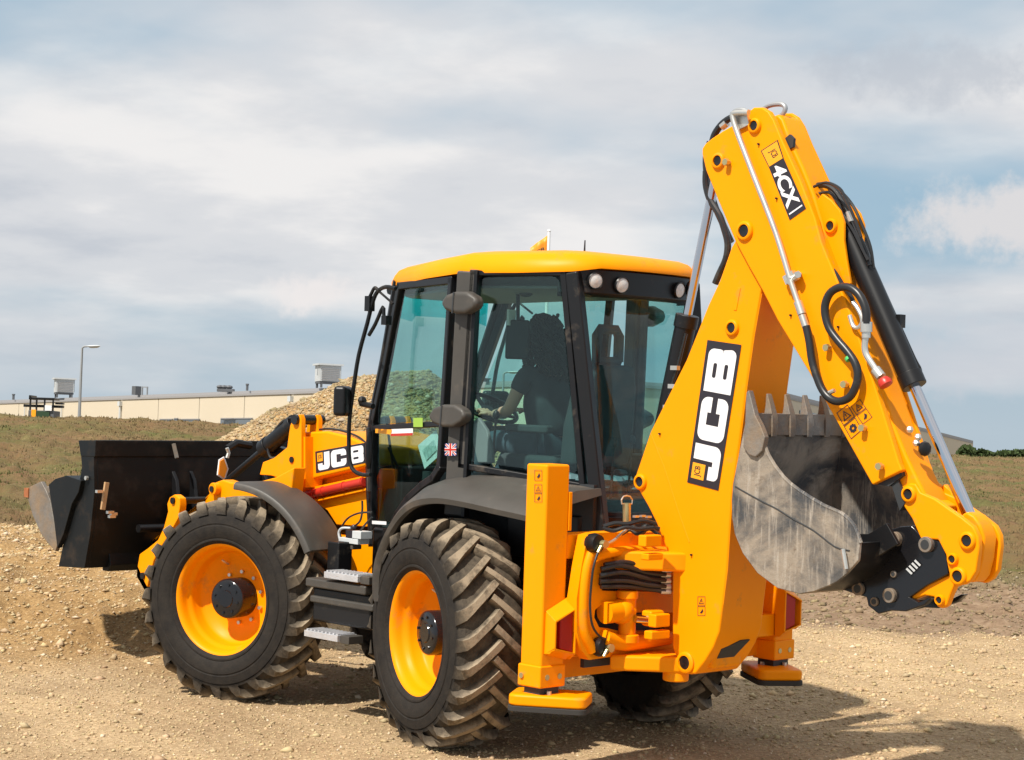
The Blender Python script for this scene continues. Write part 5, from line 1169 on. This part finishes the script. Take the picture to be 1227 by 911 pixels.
warn(boom, UU([(836, 738), (845.5, 738), (845.5, 714.5), (836, 714.5)], y=BY), ['a', 't'])
warn(boom, UU([(640.5, 602), (650, 602), (650, 580), (640.5, 580)], y=1.177), ['a', 't'])
warn(boom, UU([(640.5, 576), (650, 576), (650, 563), (640.5, 563)], y=1.177), ['a'])
p1_, p2_ = U(858, 771, y=BY), U(846.5, 791, y=BY); t_ = (p2_ - p1_).normalized(); n_ = V(-abs(t_.z), 0, t_.x * (1 if t_.z < 0 else -1)); n_ = V(t_.z, 0, -t_.x); n_ = n_ if n_.x < 0 else -n_
m = MB(); q_ = [p1_ + n_ * .002, p2_ + n_ * .002]; m.prism([(q_[0].x * .6 + q_[1].x * .4, .36, q_[0].z * .6 + q_[1].z * .4), (q_[1].x, .35, q_[1].z), (q_[1].x, .20, q_[1].z), (q_[0].x, .14, q_[0].z), (q_[0].x, .22, q_[0].z)], -n_ * .06); m.build('foot_opening_shade', 'dark_int', boom, bevel=.0)  # dark block set slightly proud, paints the shade of an opening
m = MB(); P = UU([(911, 352), (902, 403), (893.5, 462), (885, 532), (876, 592), (872, 650), (870, 682), (864.6, 725)], y=BY); m.tube([p + V(-.002, -.010, 0) for p in P], .0045, 6); m.build('weld_crease_line', 'yellow', boom)
for k, pts in enumerate(([(975, 224), (990, 219), (1006, 226), (1014, 240), (1024, 262), (1032, 284)], [(980, 232), (994, 231), (1004, 243), (1010, 258), (1022, 276), (1032, 296), (1040, 312)], [(1000, 226), (1012, 234), (1024, 250), (1034, 272), (1043, 296), (1047, 322)])):
    m = MB(); m.tube(UU(pts, y=.42 - .06 * k), .0085, 6, 4); m.build('thin_hose', 'hose', BH)
# boom ram
ram(U(783, 578, y=.25), U(862, 190, y=.25), .52, .062, .028, BH, 'dipper_ram')
m = MB(); m.tube(UU([(792, 525), (799, 490), (805, 462), (812, 440), (822, 400)], y=.33), .010, 8, 3); m.build('ram_pipe', 'hose', BH)
for q in ((809, 441), (806, 463), (800, 488)): m = MB(); m.obox(U(*q, y=.34), (.05, .03, .025)); m.build('pipe_clip', 'zinc', BH)
# inner working parts seen at the foot of the boom

# ---------------------------------------------------------------- dipper
DY = .475; DW = .44
do_ = [(841, 185), (841, 178), (845, 172), (852.6, 166), (865, 157.5), (877.3, 150.5), (888, 147.5), (894, 136), (903, 128.8), (912.8, 128.6), (920.7, 133.5), (927, 143.6), (936.6, 167.3), (958.3, 214.7), (976, 260), (984, 290), (1001.8, 333), (1022, 383.6), (1042, 444), (1057, 490.6), (1077, 554.6), (1081, 564), (1045, 581.5), (988, 480), (981.6, 467), (931, 383.6), (912.4, 347), (896, 318), (881, 290), (860, 240), (845.7, 204.8)]
DP = UU(do_, y=DY); m = MB(); m.prism(DP, (0, -.045, 0)); dip = m.build('dipper', 'yellow', BH, bevel=.010, seg=3)
m = MB(); m.prism([(p.x, .215, p.z) for p in DP], (0, -.03, 0)); m.build('far_cheek', 'yellow', dip, bevel=.01)
bx = UU([(905, 170), (925, 165), (972, 260), (1020, 384), (1055, 491), (1074, 556), (1046, 570), (990, 470), (935, 375), (915, 330), (900, 250)], y=DY)
m = MB(); m.prism([(p.x, DY - .046, p.z) for p in bx], (0, -.212, 0)); m.build('dipper_box', 'yellow', dip)
pin_at(905, 151, DY, .028, dip); pin_at(861.5, 193, DY, .030, dip); pin_at(893, 277, DY, .036, dip)
for q in ((909.5, 173), (931, 238), (948, 378), (1005, 392)): pin_at(*q, DY, .006, dip, False)
for q in ((874, 195), (994.5, 417), (1015.5, 461), (1057.5, 559), (1037, 513)):
    c = U(*q, y=DY); m = MB(); m.cyl(c, c + V(0, .035, 0), .013, seg=8); m.cyl(c + V(0, .018, 0), c + V(0, .042, 0), .020, seg=6); m.build('guide_bolt', 'brass', dip)
# badge
em = UU([(911.9, 181), (921.8, 201), (939.5, 190), (932.3, 167.7)], y=DY)
e1 = quad_map([(0, 0), (1, 0), (1, 1), (0, 1)], [(0, 1, 2, 3)], em, .003, 1, 1).build('badge_border', 'blackprint', dip, smooth=0)
quad_map([(.05, .05), (.97, .05), (.97, .95), (.05, .95)], [(0, 1, 2, 3)], em, .0045, 1, 1).build('badge_square', 'yprint', e1, smooth=0)
def sub(q, u0, v0, u1, v1):
    a, b, c, d = [Vector(x) for x in q]
    def mp(u_, v_): return a * (1 - u_) * (1 - v_) + b * u_ * (1 - v_) + c * u_ * v_ + d * (1 - u_) * v_
    return [mp(u0, v0), mp(u1, v0), mp(u1, v1), mp(u0, v1)]
text_mesh('JCB', [em[0] * .5 + em[1] * .5 + (em[3] - em[0]) * .28 - (em[1] - em[0]) * .22, em[0] * .5 + em[1] * .5 + (em[3] - em[0]) * .28 + (em[1] - em[0]) * .22, em[0] * .5 + em[1] * .5 + (em[3] - em[0]) * .72 + (em[1] - em[0]) * .22, em[0] * .5 + em[1] * .5 + (em[3] - em[0]) * .72 - (em[1] - em[0]) * .22], .006, .02, 0).build('badge_letters', 'blackprint', e1, smooth=0)
mq = UU([(921.8, 201), (946.5, 264), (966.2, 250), (939.5, 190)], y=DY)
e2 = quad_map([(0, 0), (1, 0), (1, 1), (0, 1)], [(0, 1, 2, 3)], mq, .0032, 1, 1).build('model_badge', 'blackprint', dip, smooth=0)
text_mesh('4CX', sub(mq, .02, .08, .86, .90), .005, .02, .035, .10).build('model_letters', 'white', e2, smooth=0)
quad_map([(.90, .10), (.925, .10), (.925, .90), (.90, .90)], [(0, 1, 2, 3)], mq, .005, 1, 1).build('underline', 'white', e2, smooth=0)
warn(dip, UU([(1020, 527), (1034, 515), (1016, 484), (1002, 495)], y=DY), ['g', 't'])
warn(dip, UU([(1034, 509), (1046, 500), (1031, 478), (1019, 487)], y=DY), ['a', 't'])
# telescopic inner dipper lying along the rear of the outer one
IY = .415; IW = .19
SHF = 28
io = [(922, 146), (926, 139), (932, 136.5), (938, 142), (948, 170), (962, 200), (975, 232), (984, 262), (994, 300), (1008, 338), (1024, 380), (1040, 420), (1056, 466), (1069, 505), (1085, 544), (1100, 576), (1115, 603), (1118, 640), (1105, 640), (1085, 600), (1068, 560), (1045, 480), (1000, 370), (975, 300), (945, 215)]
m = MB(); m.prism(UU(io, y=IY), (0, -IW, 0)); inn = m.build('inner_dipper', 'yellow', BH, bevel=.03, seg=4)
m = MB(); m.prism(UU([(975, 245), (985, 232), (996, 240), (1006, 252), (1011, 266), (1011, 288), (1014, 310), (1019, 340), (1010, 345), (990, 300)], y=.40), (0, -.022, 0)); bkt = m.build('ram_bracket', 'yellow', BH, bevel=.006)
m = MB(); m.prism([(p.x, .22, p.z) for p in UU([(975, 245), (985, 232), (996, 240), (1006, 252), (1011, 266), (1011, 288), (1014, 310), (1019, 340), (1010, 345), (990, 300)], y=.40)], (0, -.022, 0)); m.build('ram_bracket', 'yellow', BH, bevel=.006)
pin_at(996.6, 271, .40, .026, bkt)
m = MB(); m.prism(UU([(938, 168), (946, 161), (951, 166), (950, 176), (943, 180)], y=IY + .012), (0, -.02, 0)); m.build('end_recess', 'dark_int', inn)
m = MB(); m.prism(UU([(1066, 574), (1074, 571), (1086, 600), (1078, 612)], y=IY + .02), (0, -.2, 0)); m.build('inner_ram', 'dark_int', BH)
m = MB(); m.prism(UU([(1049, 580), (1080, 566), (1081, 570), (1065, 583)], y=DY - .03), (0, -.2, 0)); m.build('underside_shade', 'dark_int', dip)  # dark piece paints the shade under the lower end of the box
# lower end cheeks
lo = [(1084, 583), (1089, 579), (1097, 580), (1103, 590), (1120, 597.6), (1134.6, 608), (1152, 620), (1166, 631), (1172, 643), (1173, 656), (1169.6, 684.6), (1163, 696), (1154, 701.5), (1145, 699), (1137, 688), (1134.6, 676), (1133, 665), (1123.7, 647), (1103, 646), (1092, 621), (1082.6, 607)]
for y0, y1 in ((.43, .39), (.23, .19)):
    m = MB(); m.prism([(p.x, y0, p.z) for p in UU(lo, y=.43)], (0, y1 - y0, 0)); ck = m.build('dipper_cheek', 'yellow', BH, bevel=.010, seg=3)
    if y0 > .4:
        for q, r_ in (((1089.8, 592.3), .028), ((1160, 648), .030), ((1142.5, 670), .020), ((1149, 690.5), .030)): pin_at(*q, .43, r_, ck)
m = MB(); m.prism(UU([(1104, 592), (1128, 606), (1122, 640), (1106, 644), (1094, 622)], y=.385), (0, -.15, 0)); m.build('end_block', 'yellow', BH, bevel=.01)
m = MB(); m.prism(UU([(1130, 580), (1140, 588), (1148, 612), (1166, 633), (1160, 640), (1128, 610), (1122, 590)], y=.22), (0, -.08, 0)); m.build('rear_rib', 'yellow', BH, bevel=.01)
# tipping link and bucket ram
ti = [(1150, 618), (1158, 613), (1167, 618), (1174, 628), (1180, 644), (1177, 670), (1172, 690), (1166, 698), (1150, 698), (1150, 680), (1158, 672), (1160, 655), (1158, 640)]
m = MB(); m.prism(UU(ti, y=.36), (0, -.12, 0)); m.build('tipping_link', 'yellow', BH, bevel=.015, seg=3)
bl = [(1085, 722), (1090, 715), (1096, 709), (1110, 700), (1136, 689), (1150, 686), (1160, 692), (1152, 700), (1143, 704), (1139, 712), (1134, 726), (1128, 729.5), (1122, 727), (1119, 716), (1108, 714)]
m = MB(); m.prism(UU(bl, y=.40), (0, -.05, 0)); b_ = m.build('bucket_link', 'yellow', BH, bevel=.012, seg=3); pin_at(1127, 719, .40, .018, b_)
br_ = ram(U(1009, 262, y=.30), U(1166, 626, y=.30), .565, .060, .030, BH, 'bucket_ram')
m = MB(); m.cyl(U(1162, 620, y=.25), U(1176, 646, y=.25), .035, seg=16); m.ball(U(1176, 648, y=.25), .05, 12, (1, 1, 1)); m.build('rod_end', 'black', br_)
m = MB(); m.tube(UU([(1038, 300), (1060, 350), (1078, 390), (1096, 430), (1103, 444), (1101, 457), (1096, 466)], y=.26), .009, 8, 3); m.obox(U(1076, 385, y=.25), (.06, .05, .07)); m.build('ram_pipe', 'black', br_)
for q in ((1090, 515), (1100, 524), (1098, 531)): m = MB(); m.ball(U(*q, y=.40), .02, 8); m.build('grease_nipple', 'zinc', inn)
m = MB(); m.ball(U(1108, 538, y=.38), .04, 10, (.8, 1, 1)); m.build('rubber_stop', 'black', inn)
# pipes and hoses on the dipper
HY = DY + .045
m = MB(); m.tube(UU([(897, 135), (888, 135), (879.5, 136), (878, 140), (884, 160), (905, 215), (930, 280), (947, 335), (956, 362)], y=HY), .0165, 12, 4); pp_ = m.build('steel_pipe', 'zinc', BH)
m = MB(); m.cyl(U(956, 362, y=HY), U(961, 377, y=HY), .024, seg=12); m.cyl(U(961, 378, y=HY), U(966, 393, y=HY), .021, seg=12); m.build('pipe_fitting', 'zinc', pp_)
m = MB(); m.tube([U(945, 337, y=DY + .03), U(956, 331, y=DY + .03)], .02, 8); m.obox(U(947, 333, y=DY + .03), (.07, .03, .05), Matrix.Rotation(.5, 3, 'Y')); m.cyl(U(956, 329, y=DY), U(956, 329, y=DY + .06), .02, seg=6); m.cyl(U(946, 337, y=DY), U(946, 337, y=DY + .06), .02, seg=6); m.build('pipe_clamp', 'zinc', pp_)
m = MB(); m.obox(U(889.5, 145, y=DY + .01), (.09, .02, .08), Matrix.Rotation(.3, 3, 'Y')); m.build('pipe_bracket', 'zinc', pp_)
m = MB(); m.tube(UU([(966, 391), (970, 410), (973, 432), (979, 452), (986, 468), (995, 478), (1006, 481), (1018, 476), (1025, 464), (1028, 450), (1025, 436), (1016, 422), (1004, 408), (994, 394), (989, 378), (989, 364), (995, 351), (1006, 344.5), (1018, 345), (1028, 352), (1035, 364), (1038, 376), (1038, 388)], y=HY + .01), .022, 12, 4); lh = m.build('looped_hose', 'hose', BH)
m = MB(); c, d = U(1016.5, 428, y=HY + .01), U(1018.5, 431, y=HY + .01); m.cyl(c, d, .0235, seg=12); m.build('green_band', mat('green_band', (.08, .55, .15), .5), lh)
m = MB(); m.cyl(U(1038, 386, y=HY), U(1038, 398, y=HY), .032, seg=12); m.cyl(U(1038, 398, y=HY), U(1038, 405, y=HY), .024, seg=12); m.tube(UU([(1038, 400), (1036, 415), (1038, 425), (1044, 435), (1050, 444)], y=HY), .017, 10, 3); m.cyl(U(1049, 443, y=HY), U(1056, 452, y=HY), .028, seg=12); m.build('coupling', 'zinc', lh)
m = MB(); m.lathe([(0, -.02), (.028, -.02), (.038, 0), (.036, .02), (0, .03)], U(1060, 458, y=HY), U(1060, 460, y=HY) - U(1054, 450, y=HY), 16); m.build('red_cap', 'red', lh)
m = MB(); m.tube(UU([(1022, 362), (1026, 367), (1032, 378), (1033, 387), (1028, 393), (1022, 390), (1018, 378)], y=DY + .02), .012, 8, 3); m.build('bent_pipe', 'zinc', BH)
m = MB(); m.tube(UU([(994, 318), (1003, 330), (1012, 345), (1020, 356), (1023, 364)], y=DY - .02), .012, 8, 3); m.build('short_hose', 'hose', BH)
m = MB(); m.tube(UU([(986, 472), (993, 471), (1000, 468)], y=DY + .05), .012, 8); m.build('hose_clip', 'zinc', BH)
for k, pts in enumerate(([(890, 139), (877, 141), (866, 148), (857, 160), (853, 172)], [(846, 205), (846, 222), (851, 240), (862, 258), (868, 275), (872, 292), (870, 310), (862, 328), (857, 340)], [(851, 170), (846, 190), (848, 215), (856, 245), (866, 268), (876, 290)])):
    m = MB(); m.tube(UU(pts, y=.36 - .1 * k), .020, 10, 4); m.build('boom_hose', 'hose', BH)
m = MB(); m.cyl(U(865, 152, y=.36), U(871, 147, y=.36), .023, seg=10); m.build('hose_sleeve', 'zinc', BH)
m = MB(); m.tube(UU([(862, 190), (869, 285), (874, 300)], y=.30), .05, 8); 
for k, pts in enumerate(([(966, 226), (975, 223), (988, 222), (1000, 228), (1010, 242), (1017, 254)], [(966, 229), (978, 225), (992, 226), (1003, 236), (1010, 250), (1015, 262)], [(968, 231), (985, 228), (999, 236), (1006, 250), (1012, 266)])):
    m = MB(); m.tube(UU(pts, y=.34 - .09 * k), .016, 8, 4); h_ = m.build('ram_hose', 'hose', BH)
    m = MB(); e0, e1_ = UU([pts[-1], (pts[-1][0] + 3, pts[-1][1] + 12)], y=.34 - .09 * k); m.cyl(e0, e1_, .020, seg=10); m.build('hose_fitting', 'zinc', h_)
for k, pts in enumerate(([(1020, 262), (1028, 280), (1037, 300), (1042, 318)], [(1016, 262), (1018, 275), (1026, 290), (1034, 302)], [(1012, 250), (1022, 254), (1030, 268), (1040, 300), (1044, 320), (1040, 326)])):
    m = MB(); m.tube(UU(pts, y=.34 - .07 * k), .012, 8, 4); m.build('ram_hose', 'hose', BH)
m = MB(); m.tube(UU([(915, 131), (921, 127), (930, 125), (938, 125.5), (941, 130), (938, 137), (930, 143)], y=.36), .014, 10, 4); m.build('lifting_loop', 'galv', BH)
m = MB(); m.tube(UU([(878, 137), (882, 133), (890, 132), (898, 135)], y=.42), .015, 10, 3); m.build('pipe_bend', 'galv', BH)

# ---------------------------------------------------------------- digging bucket
BK = empty('digging_bucket', BH); YL, YR = .70, -.20
bs = [(893, 505), (900, 498), (906, 505), (911, 520), (919, 545), (937, 571.5), (957.8, 589), (987.4, 607), (1008, 616), (1022, 630), (1030, 651), (1028, 672), (1014, 688), (1003, 697), (993, 702), (975, 709), (957.8, 712), (931, 704.8), (907.4, 687), (889.6, 663), (880, 640), (877, 620), (876.5, 600), (878, 580), (882, 560), (887, 535)]
SPb = UU(bs, y=YL)
for y in (YL, YR + .025):
    m = MB(); m.prism([(p.x, y, p.z) for p in SPb], (0, -.025, 0)); m.build('side_plate', 'bucket', BK, bevel=.005, label='near side plate caked in pale dust and scratches' if y > 0 else None)
# wrapped sheet: follows the lower outline from the lip round to the back
wr = [SPb[i] for i in (0, 25, 24, 23, 22, 21, 20, 19, 18, 17, 16, 15, 14, 13, 12, 11, 10)]
cx_ = sum((p.x for p in wr)) / len(wr); cz_ = sum((p.z for p in wr)) / len(wr)
wi = []
for i, p in enumerate(wr):
    a = wr[max(i - 1, 0)]; b = wr[min(i + 1, len(wr) - 1)]; t = (b - a).normalized(); n_ = V(t.z, 0, -t.x)
    if n_.dot(V(cx_ - p.x, 0, cz_ - p.z)) < 0: n_ = -n_
    wi.append(p + n_ * .022)
rings = [[(p.x, y, p.z) for p in wr] + [(p.x, y, p.z) for p in wi[::-1]] for y in np.linspace(YR + .02, YL - .02, 12)]
m = MB(); m.loft([r_[:12] + r_[-12:] for r_ in rings]); m.build('bucket_shell', 'bucket', BK, smooth=60)
m = MB(); m.loft([r_[11:23] for r_ in rings]); m.build('mount_sheet', 'black', BK, smooth=60)
sc2 = UU([(893, 505), (890, 536), (897, 545), (905, 548), (913, 540), (916.3, 524), (911, 510), (904.4, 497.4), (899, 475), (897, 467.5), (894, 470), (893, 488)], y=YL + .022)
for s_, y in ((1, YL + .022), (-1, YR - .022)):
    m = MB(); m.prism([(p.x, y, p.z) for p in sc2], (0, -s_ * .04, 0)); m.build('side_cutter', 'steel', BK, bevel=.006)
lip = (wr[0] + wi[0]) / 2; td = (wr[0] - wr[1]).normalized()
m = MB(); m.loft([[(lip.x - .02, y, lip.z - .07), (lip.x + .02, y, lip.z - .07), (lip.x + .012 + td.x * .05, y, lip.z + td.z * .05), (lip.x - .012 + td.x * .05, y, lip.z + td.z * .05)] for y in (YR, YL)]); m.build('lip_plate', 'steel', BK, bevel=.004)
for k in range(6):                                  # teeth
    y = YR + .05 + (YL - YR - .1) * k / 5
    if k in (5,): pass
    m = MB(); b0 = lip + V(0, 0, -.05); m.loft([[(b0.x + dx - w_, y - w2, b0.z + dz), (b0.x + dx + w_, y - w2, b0.z + dz), (b0.x + dx + w_, y + w2, b0.z + dz), (b0.x + dx - w_, y + w2, b0.z + dz)] for dz, w_, w2, dx in ((-.03, .026, .020, .0), (.05, .032, .028, .0), (.09, .028, .026, .004), (.14, .017, .022, .010), (.205, .005, .020, .022))]); m.build('tooth', 'steel', BK, bevel=.006)
P = UU([(881, 583), (893, 590), (915, 602), (931, 610), (950, 622), (975, 636), (1000, 655), (1018, 660)], y=YL + .002)
m = MB(); m.tube(P, .0035, 6, 3); m.build('weld_crease_line', 'dark_int', BK)  # dark line on the plate, paints the shade of a thin crease
m = MB(); m.tube([p + V(0, .0, 0) for p in [Vector((q.x, YL - .01, q.z)) for q in SPb[3:11]]], .012, 8, 2); m.build('rim_bead', 'bucket', BK)
# quick hitch
QH = empty('quick_hitch', BH)
qh = [(999, 703), (1012, 692), (1022, 672), (1031, 655), (1045, 645), (1062, 636), (1078, 631), (1092, 630), (1102, 640), (1118, 646), (1128, 650), (1134, 668), (1136, 688), (1110, 702), (1090, 716), (1100, 722), (1112, 716), (1117, 716), (1108, 725), (1085, 733), (1068, 732), (1052, 736), (1040, 726), (1038, 716), (1018, 710)]
for y0 in (.42, .12):
    m = MB(); m.prism([(p.x, y0, p.z) for p in UU(qh, y=.42)], (0, -.04, 0)); m.build('hitch_plate', 'blackgloss', QH, bevel=.006)
m = MB(); m.prism([(p.x, .38, p.z) for p in UU([(1012, 700), (1040, 660), (1062, 645), (1085, 640), (1120, 660), (1125, 680), (1085, 712), (1050, 722)], y=.42)], (0, -.26, 0)); m.build('hitch_body', 'black', QH)
for q, r_, pr_ in (((1074, 646), .038, .05), ((1112, 652.5), .040, .05), ((1029.5, 705.5), .036, .03), ((1067.5, 713.5), .038, .04), ((1048.5, 721), .024, .02), ((1071.5, 688), .018, .02)):
    c = U(*q, y=.42); m = MB(); m.cyl(c - V(0, .34, 0), c + V(0, pr_ * .6, 0), r_, seg=24); p_ = m.build('hitch_pin', 'steel', QH, bevel=.003)
    m = MB(); m.cyl(c + V(0, pr_ * .6 - .01, 0), c + V(0, pr_ * .6 + .002, 0), r_ * .62, seg=20); m.build('pin_bore', 'dark_int', p_)
ear = [(1035, 655), (1060, 628), (1063, 622), (1050, 632), (1030, 640), (1024, 650), (1030, 668)]
for y in (.52, .02): m = MB(); m.prism([(p.x, y, p.z) for p in UU([(1018, 640), (1040, 640), (1062, 627), (1066, 634), (1076, 652), (1050, 668), (1028, 672)], y=.52)], (0, -.025, 0)); m.build('bucket_ear', 'black', BK, bevel=.004)
lq = UU([(1083, 683), (1093, 693), (1108, 678), (1098, 668)], y=.425)
for k in range(4): a = sub(lq, .1, .12 + .22 * k, .75, .24 + .22 * k); quad_map([(0, 0), (1, 0), (1, 1), (0, 1)], [(0, 1, 2, 3)], a, .004, 1, 1).build('hitch_marking', 'unit', QH, smooth=0)
m = MB(); m.tube(UU([(1010, 658), (1012, 670), (1014, 682)], y=YL + .03), .012, 8, 3); m.build('shackle', 'zinc', BK)

# ================================================================== THE DRIVER
PR = empty('person'); PR.matrix_world = MT
tag(PR, 'driver with long dark curly hair and black t-shirt inside the machine cab', 'person')
def skin(name, verts, edges, rad, m_, sub_=2, parent=PR):
    me = bpy.data.meshes.new(name); me.from_pydata([tuple(v) for v in verts], edges, []); me.materials.append(M[m_]); o = bpy.data.objects.new(name, me); COL.objects.link(o); o.parent = parent
    s = o.modifiers.new('skin', 'SKIN'); s.use_smooth_shade = True
    for v, r in zip(me.skin_vertices[0].data, rad): v.radius = (r, r) if not isinstance(r, tuple) else r; v.use_root = False
    me.skin_vertices[0].data[0].use_root = True
    b = o.modifiers.new('sub', 'SUBSURF'); b.levels = sub_; b.render_levels = sub_; return o
def chain(n): return [(i, i + 1) for i in range(n - 1)]
hip = V(.06, .03, 1.82); ch = V(.10, .03, 2.12); nk = V(.15, .03, 2.36); hd = V(.19, .03, 2.46)
shl, shr = V(.13, .21, 2.28), V(.13, -.15, 2.28); ell, elr = V(.20, .29, 2.03), V(.24, -.22, 2.02); wrl, wrr = V(.45, .19, 2.00), V(.47, -.12, 2.03)
knl, knr = V(.50, .15, 1.84), V(.50, -.09, 1.84); anl, anr = V(.72, .15, 1.42), V(.72, -.09, 1.42)
bv = [hip, ch, nk, hd, hd + V(.0, 0, .11), shl, ell, wrl, shr, elr, wrr, hip + V(.02, .10, -.02), knl, anl, hip + V(.02, -.10, -.02), knr, anr, (shl + ell) / 2, (ell * .7 + wrl * .3)]
be = [(0, 1), (1, 2), (2, 3), (3, 4), (1, 5), (5, 17), (17, 6), (6, 18), (18, 7), (1, 8), (8, 9), (9, 10), (0, 11), (11, 12), (12, 13), (0, 14), (14, 15), (15, 16)]
br2 = [.14, (.15, .12), .055, .075, .07, .055, .042, .026, .055, .042, .026, .09, .06, .04, .09, .06, .04, .048, .040]
skin('body', bv, be, br2, 'skin')
m = MB(); m.ball(hd + V(.015, 0, .06), .102, 20, (.95, .78, 1.22)); m.ball(hd + V(.115, 0, .03), .022, 10, (1, .8, 1.3)); m.ball(hd + V(.085, 0, -.045), .035, 10, (1, 1.1, .6)); m.build('head', 'skin', PR, smooth=80)
m = MB(); m.ball(hd + V(.105, .035, .07), .011, 8); m.ball(hd + V(.105, -.035, .07), .011, 8); m.build('eye', 'white', PR)
m = MB()
for k in range(170):                                # loose curls
    a = RNG.rand() * 6.28; z = RNG.rand() ** .8; back_ = V(-.05 - .10 * RNG.rand(), 0, 0)
    p = hd + V(-.02, 0, .20 - .30 * z) + V(math.cos(a) * .10 - .03, math.sin(a) * .12, 0) * (.55 + .55 * math.sin(min(z * 2.2, 1.57)))
    if p.x > hd.x + .045 and p.z < hd.z + .13: p.x = hd.x - .02 - .06 * RNG.rand()
    pts = []; ph = RNG.rand() * 6; ln = .07 + .09 * RNG.rand()
    for i in range(7): t = i / 6; pts.append(p + V(math.cos(ph + t * 7) * .018 - .02 * t, math.sin(ph + t * 7) * .018 * 1, -ln * t) + V(math.cos(a), math.sin(a), 0) * .02 * t)
    m.tube(pts, .012, 5)
m.ball(hd + V(-.015, 0, .085), .112, 14, (.98, .9, 1.1)); m.build('hair', 'hair', PR, smooth=60)
skin('t_shirt', [hip + V(0, 0, .02), (hip + ch) / 2, ch, nk + V(-.01, 0, -.05), shl, (shl + ell) / 2 + V(0, .0, -.02), shr, (shr + elr) / 2], [(0, 1), (1, 2), (2, 3), (2, 4), (4, 5), (2, 6), (6, 7)], [(.155, .17), (.15, .165), (.155, .17), .075, .075, .066, .075, .066], 't_shirt' if 't_shirt' in M else 'shirt')
skin('trousers', [hip, hip + V(.02, .10, -.02), knl, anl + V(0, 0, .02), hip + V(.02, -.10, -.02), knr, anr + V(0, 0, .02)], [(0, 1), (1, 2), (2, 3), (0, 4), (4, 5), (5, 6)], [.15, .105, .075, .062, .105, .075, .062], 'trousers')
for an in (anl, anr):
    m = MB(); m.loft([[an + V(x, y * w_, z) for y, z in ((-1, 0), (1, 0), (1, h), (-1, h))] for x, w_, h in ((-.06, .035, .09), (.04, .045, .10), (.14, .048, .06), (.19, .035, .035))]); m.v = [(a, b, c - .10) for a, b, c in m.v]; m.build('shoe', 'dark_int', PR, bevel=.012)
def hand(wr_, tgt, s_):
    d = (tgt - wr_).normalized(); u_ = V(0, 0, 1); sd = d.cross(u_).normalized() * s_; n_ = sd.cross(d) * s_
    vv = [wr_, wr_ + d * .045, wr_ + d * .085]; ee = [(0, 1), (1, 2)]; rr_ = [(.024, .018), (.036, .016), (.038, .014)]
    for k, (off, ln) in enumerate(((-.030, .062), (-.010, .072), (.011, .068), (.030, .052))):
        b0 = len(vv); base = wr_ + d * .085 + sd * off
        vv += [base, base + d * ln * .45 + u_ * .008, base + d * ln * .75 - u_ * .012, base + d * ln * .8 - u_ * .034]; ee += [(2, b0), (b0, b0 + 1), (b0 + 1, b0 + 2), (b0 + 2, b0 + 3)]; rr_ += [.0095, .0088, .008, .007]
    b0 = len(vv); vv += [wr_ + d * .03 - sd * .035, wr_ + d * .062 - sd * .052 - u_ * .01, wr_ + d * .085 - sd * .045 - u_ * .028]; ee += [(1, b0), (b0, b0 + 1), (b0 + 1, b0 + 2)]; rr_ += [.012, .010, .0085]
    skin('hand', vv, ee, rr_, 'skin')
hand(wrl, sc_ + V(-.04, .14, .0), 1); hand(wrr, sc_ + V(-.04, -.13, .0), -1)
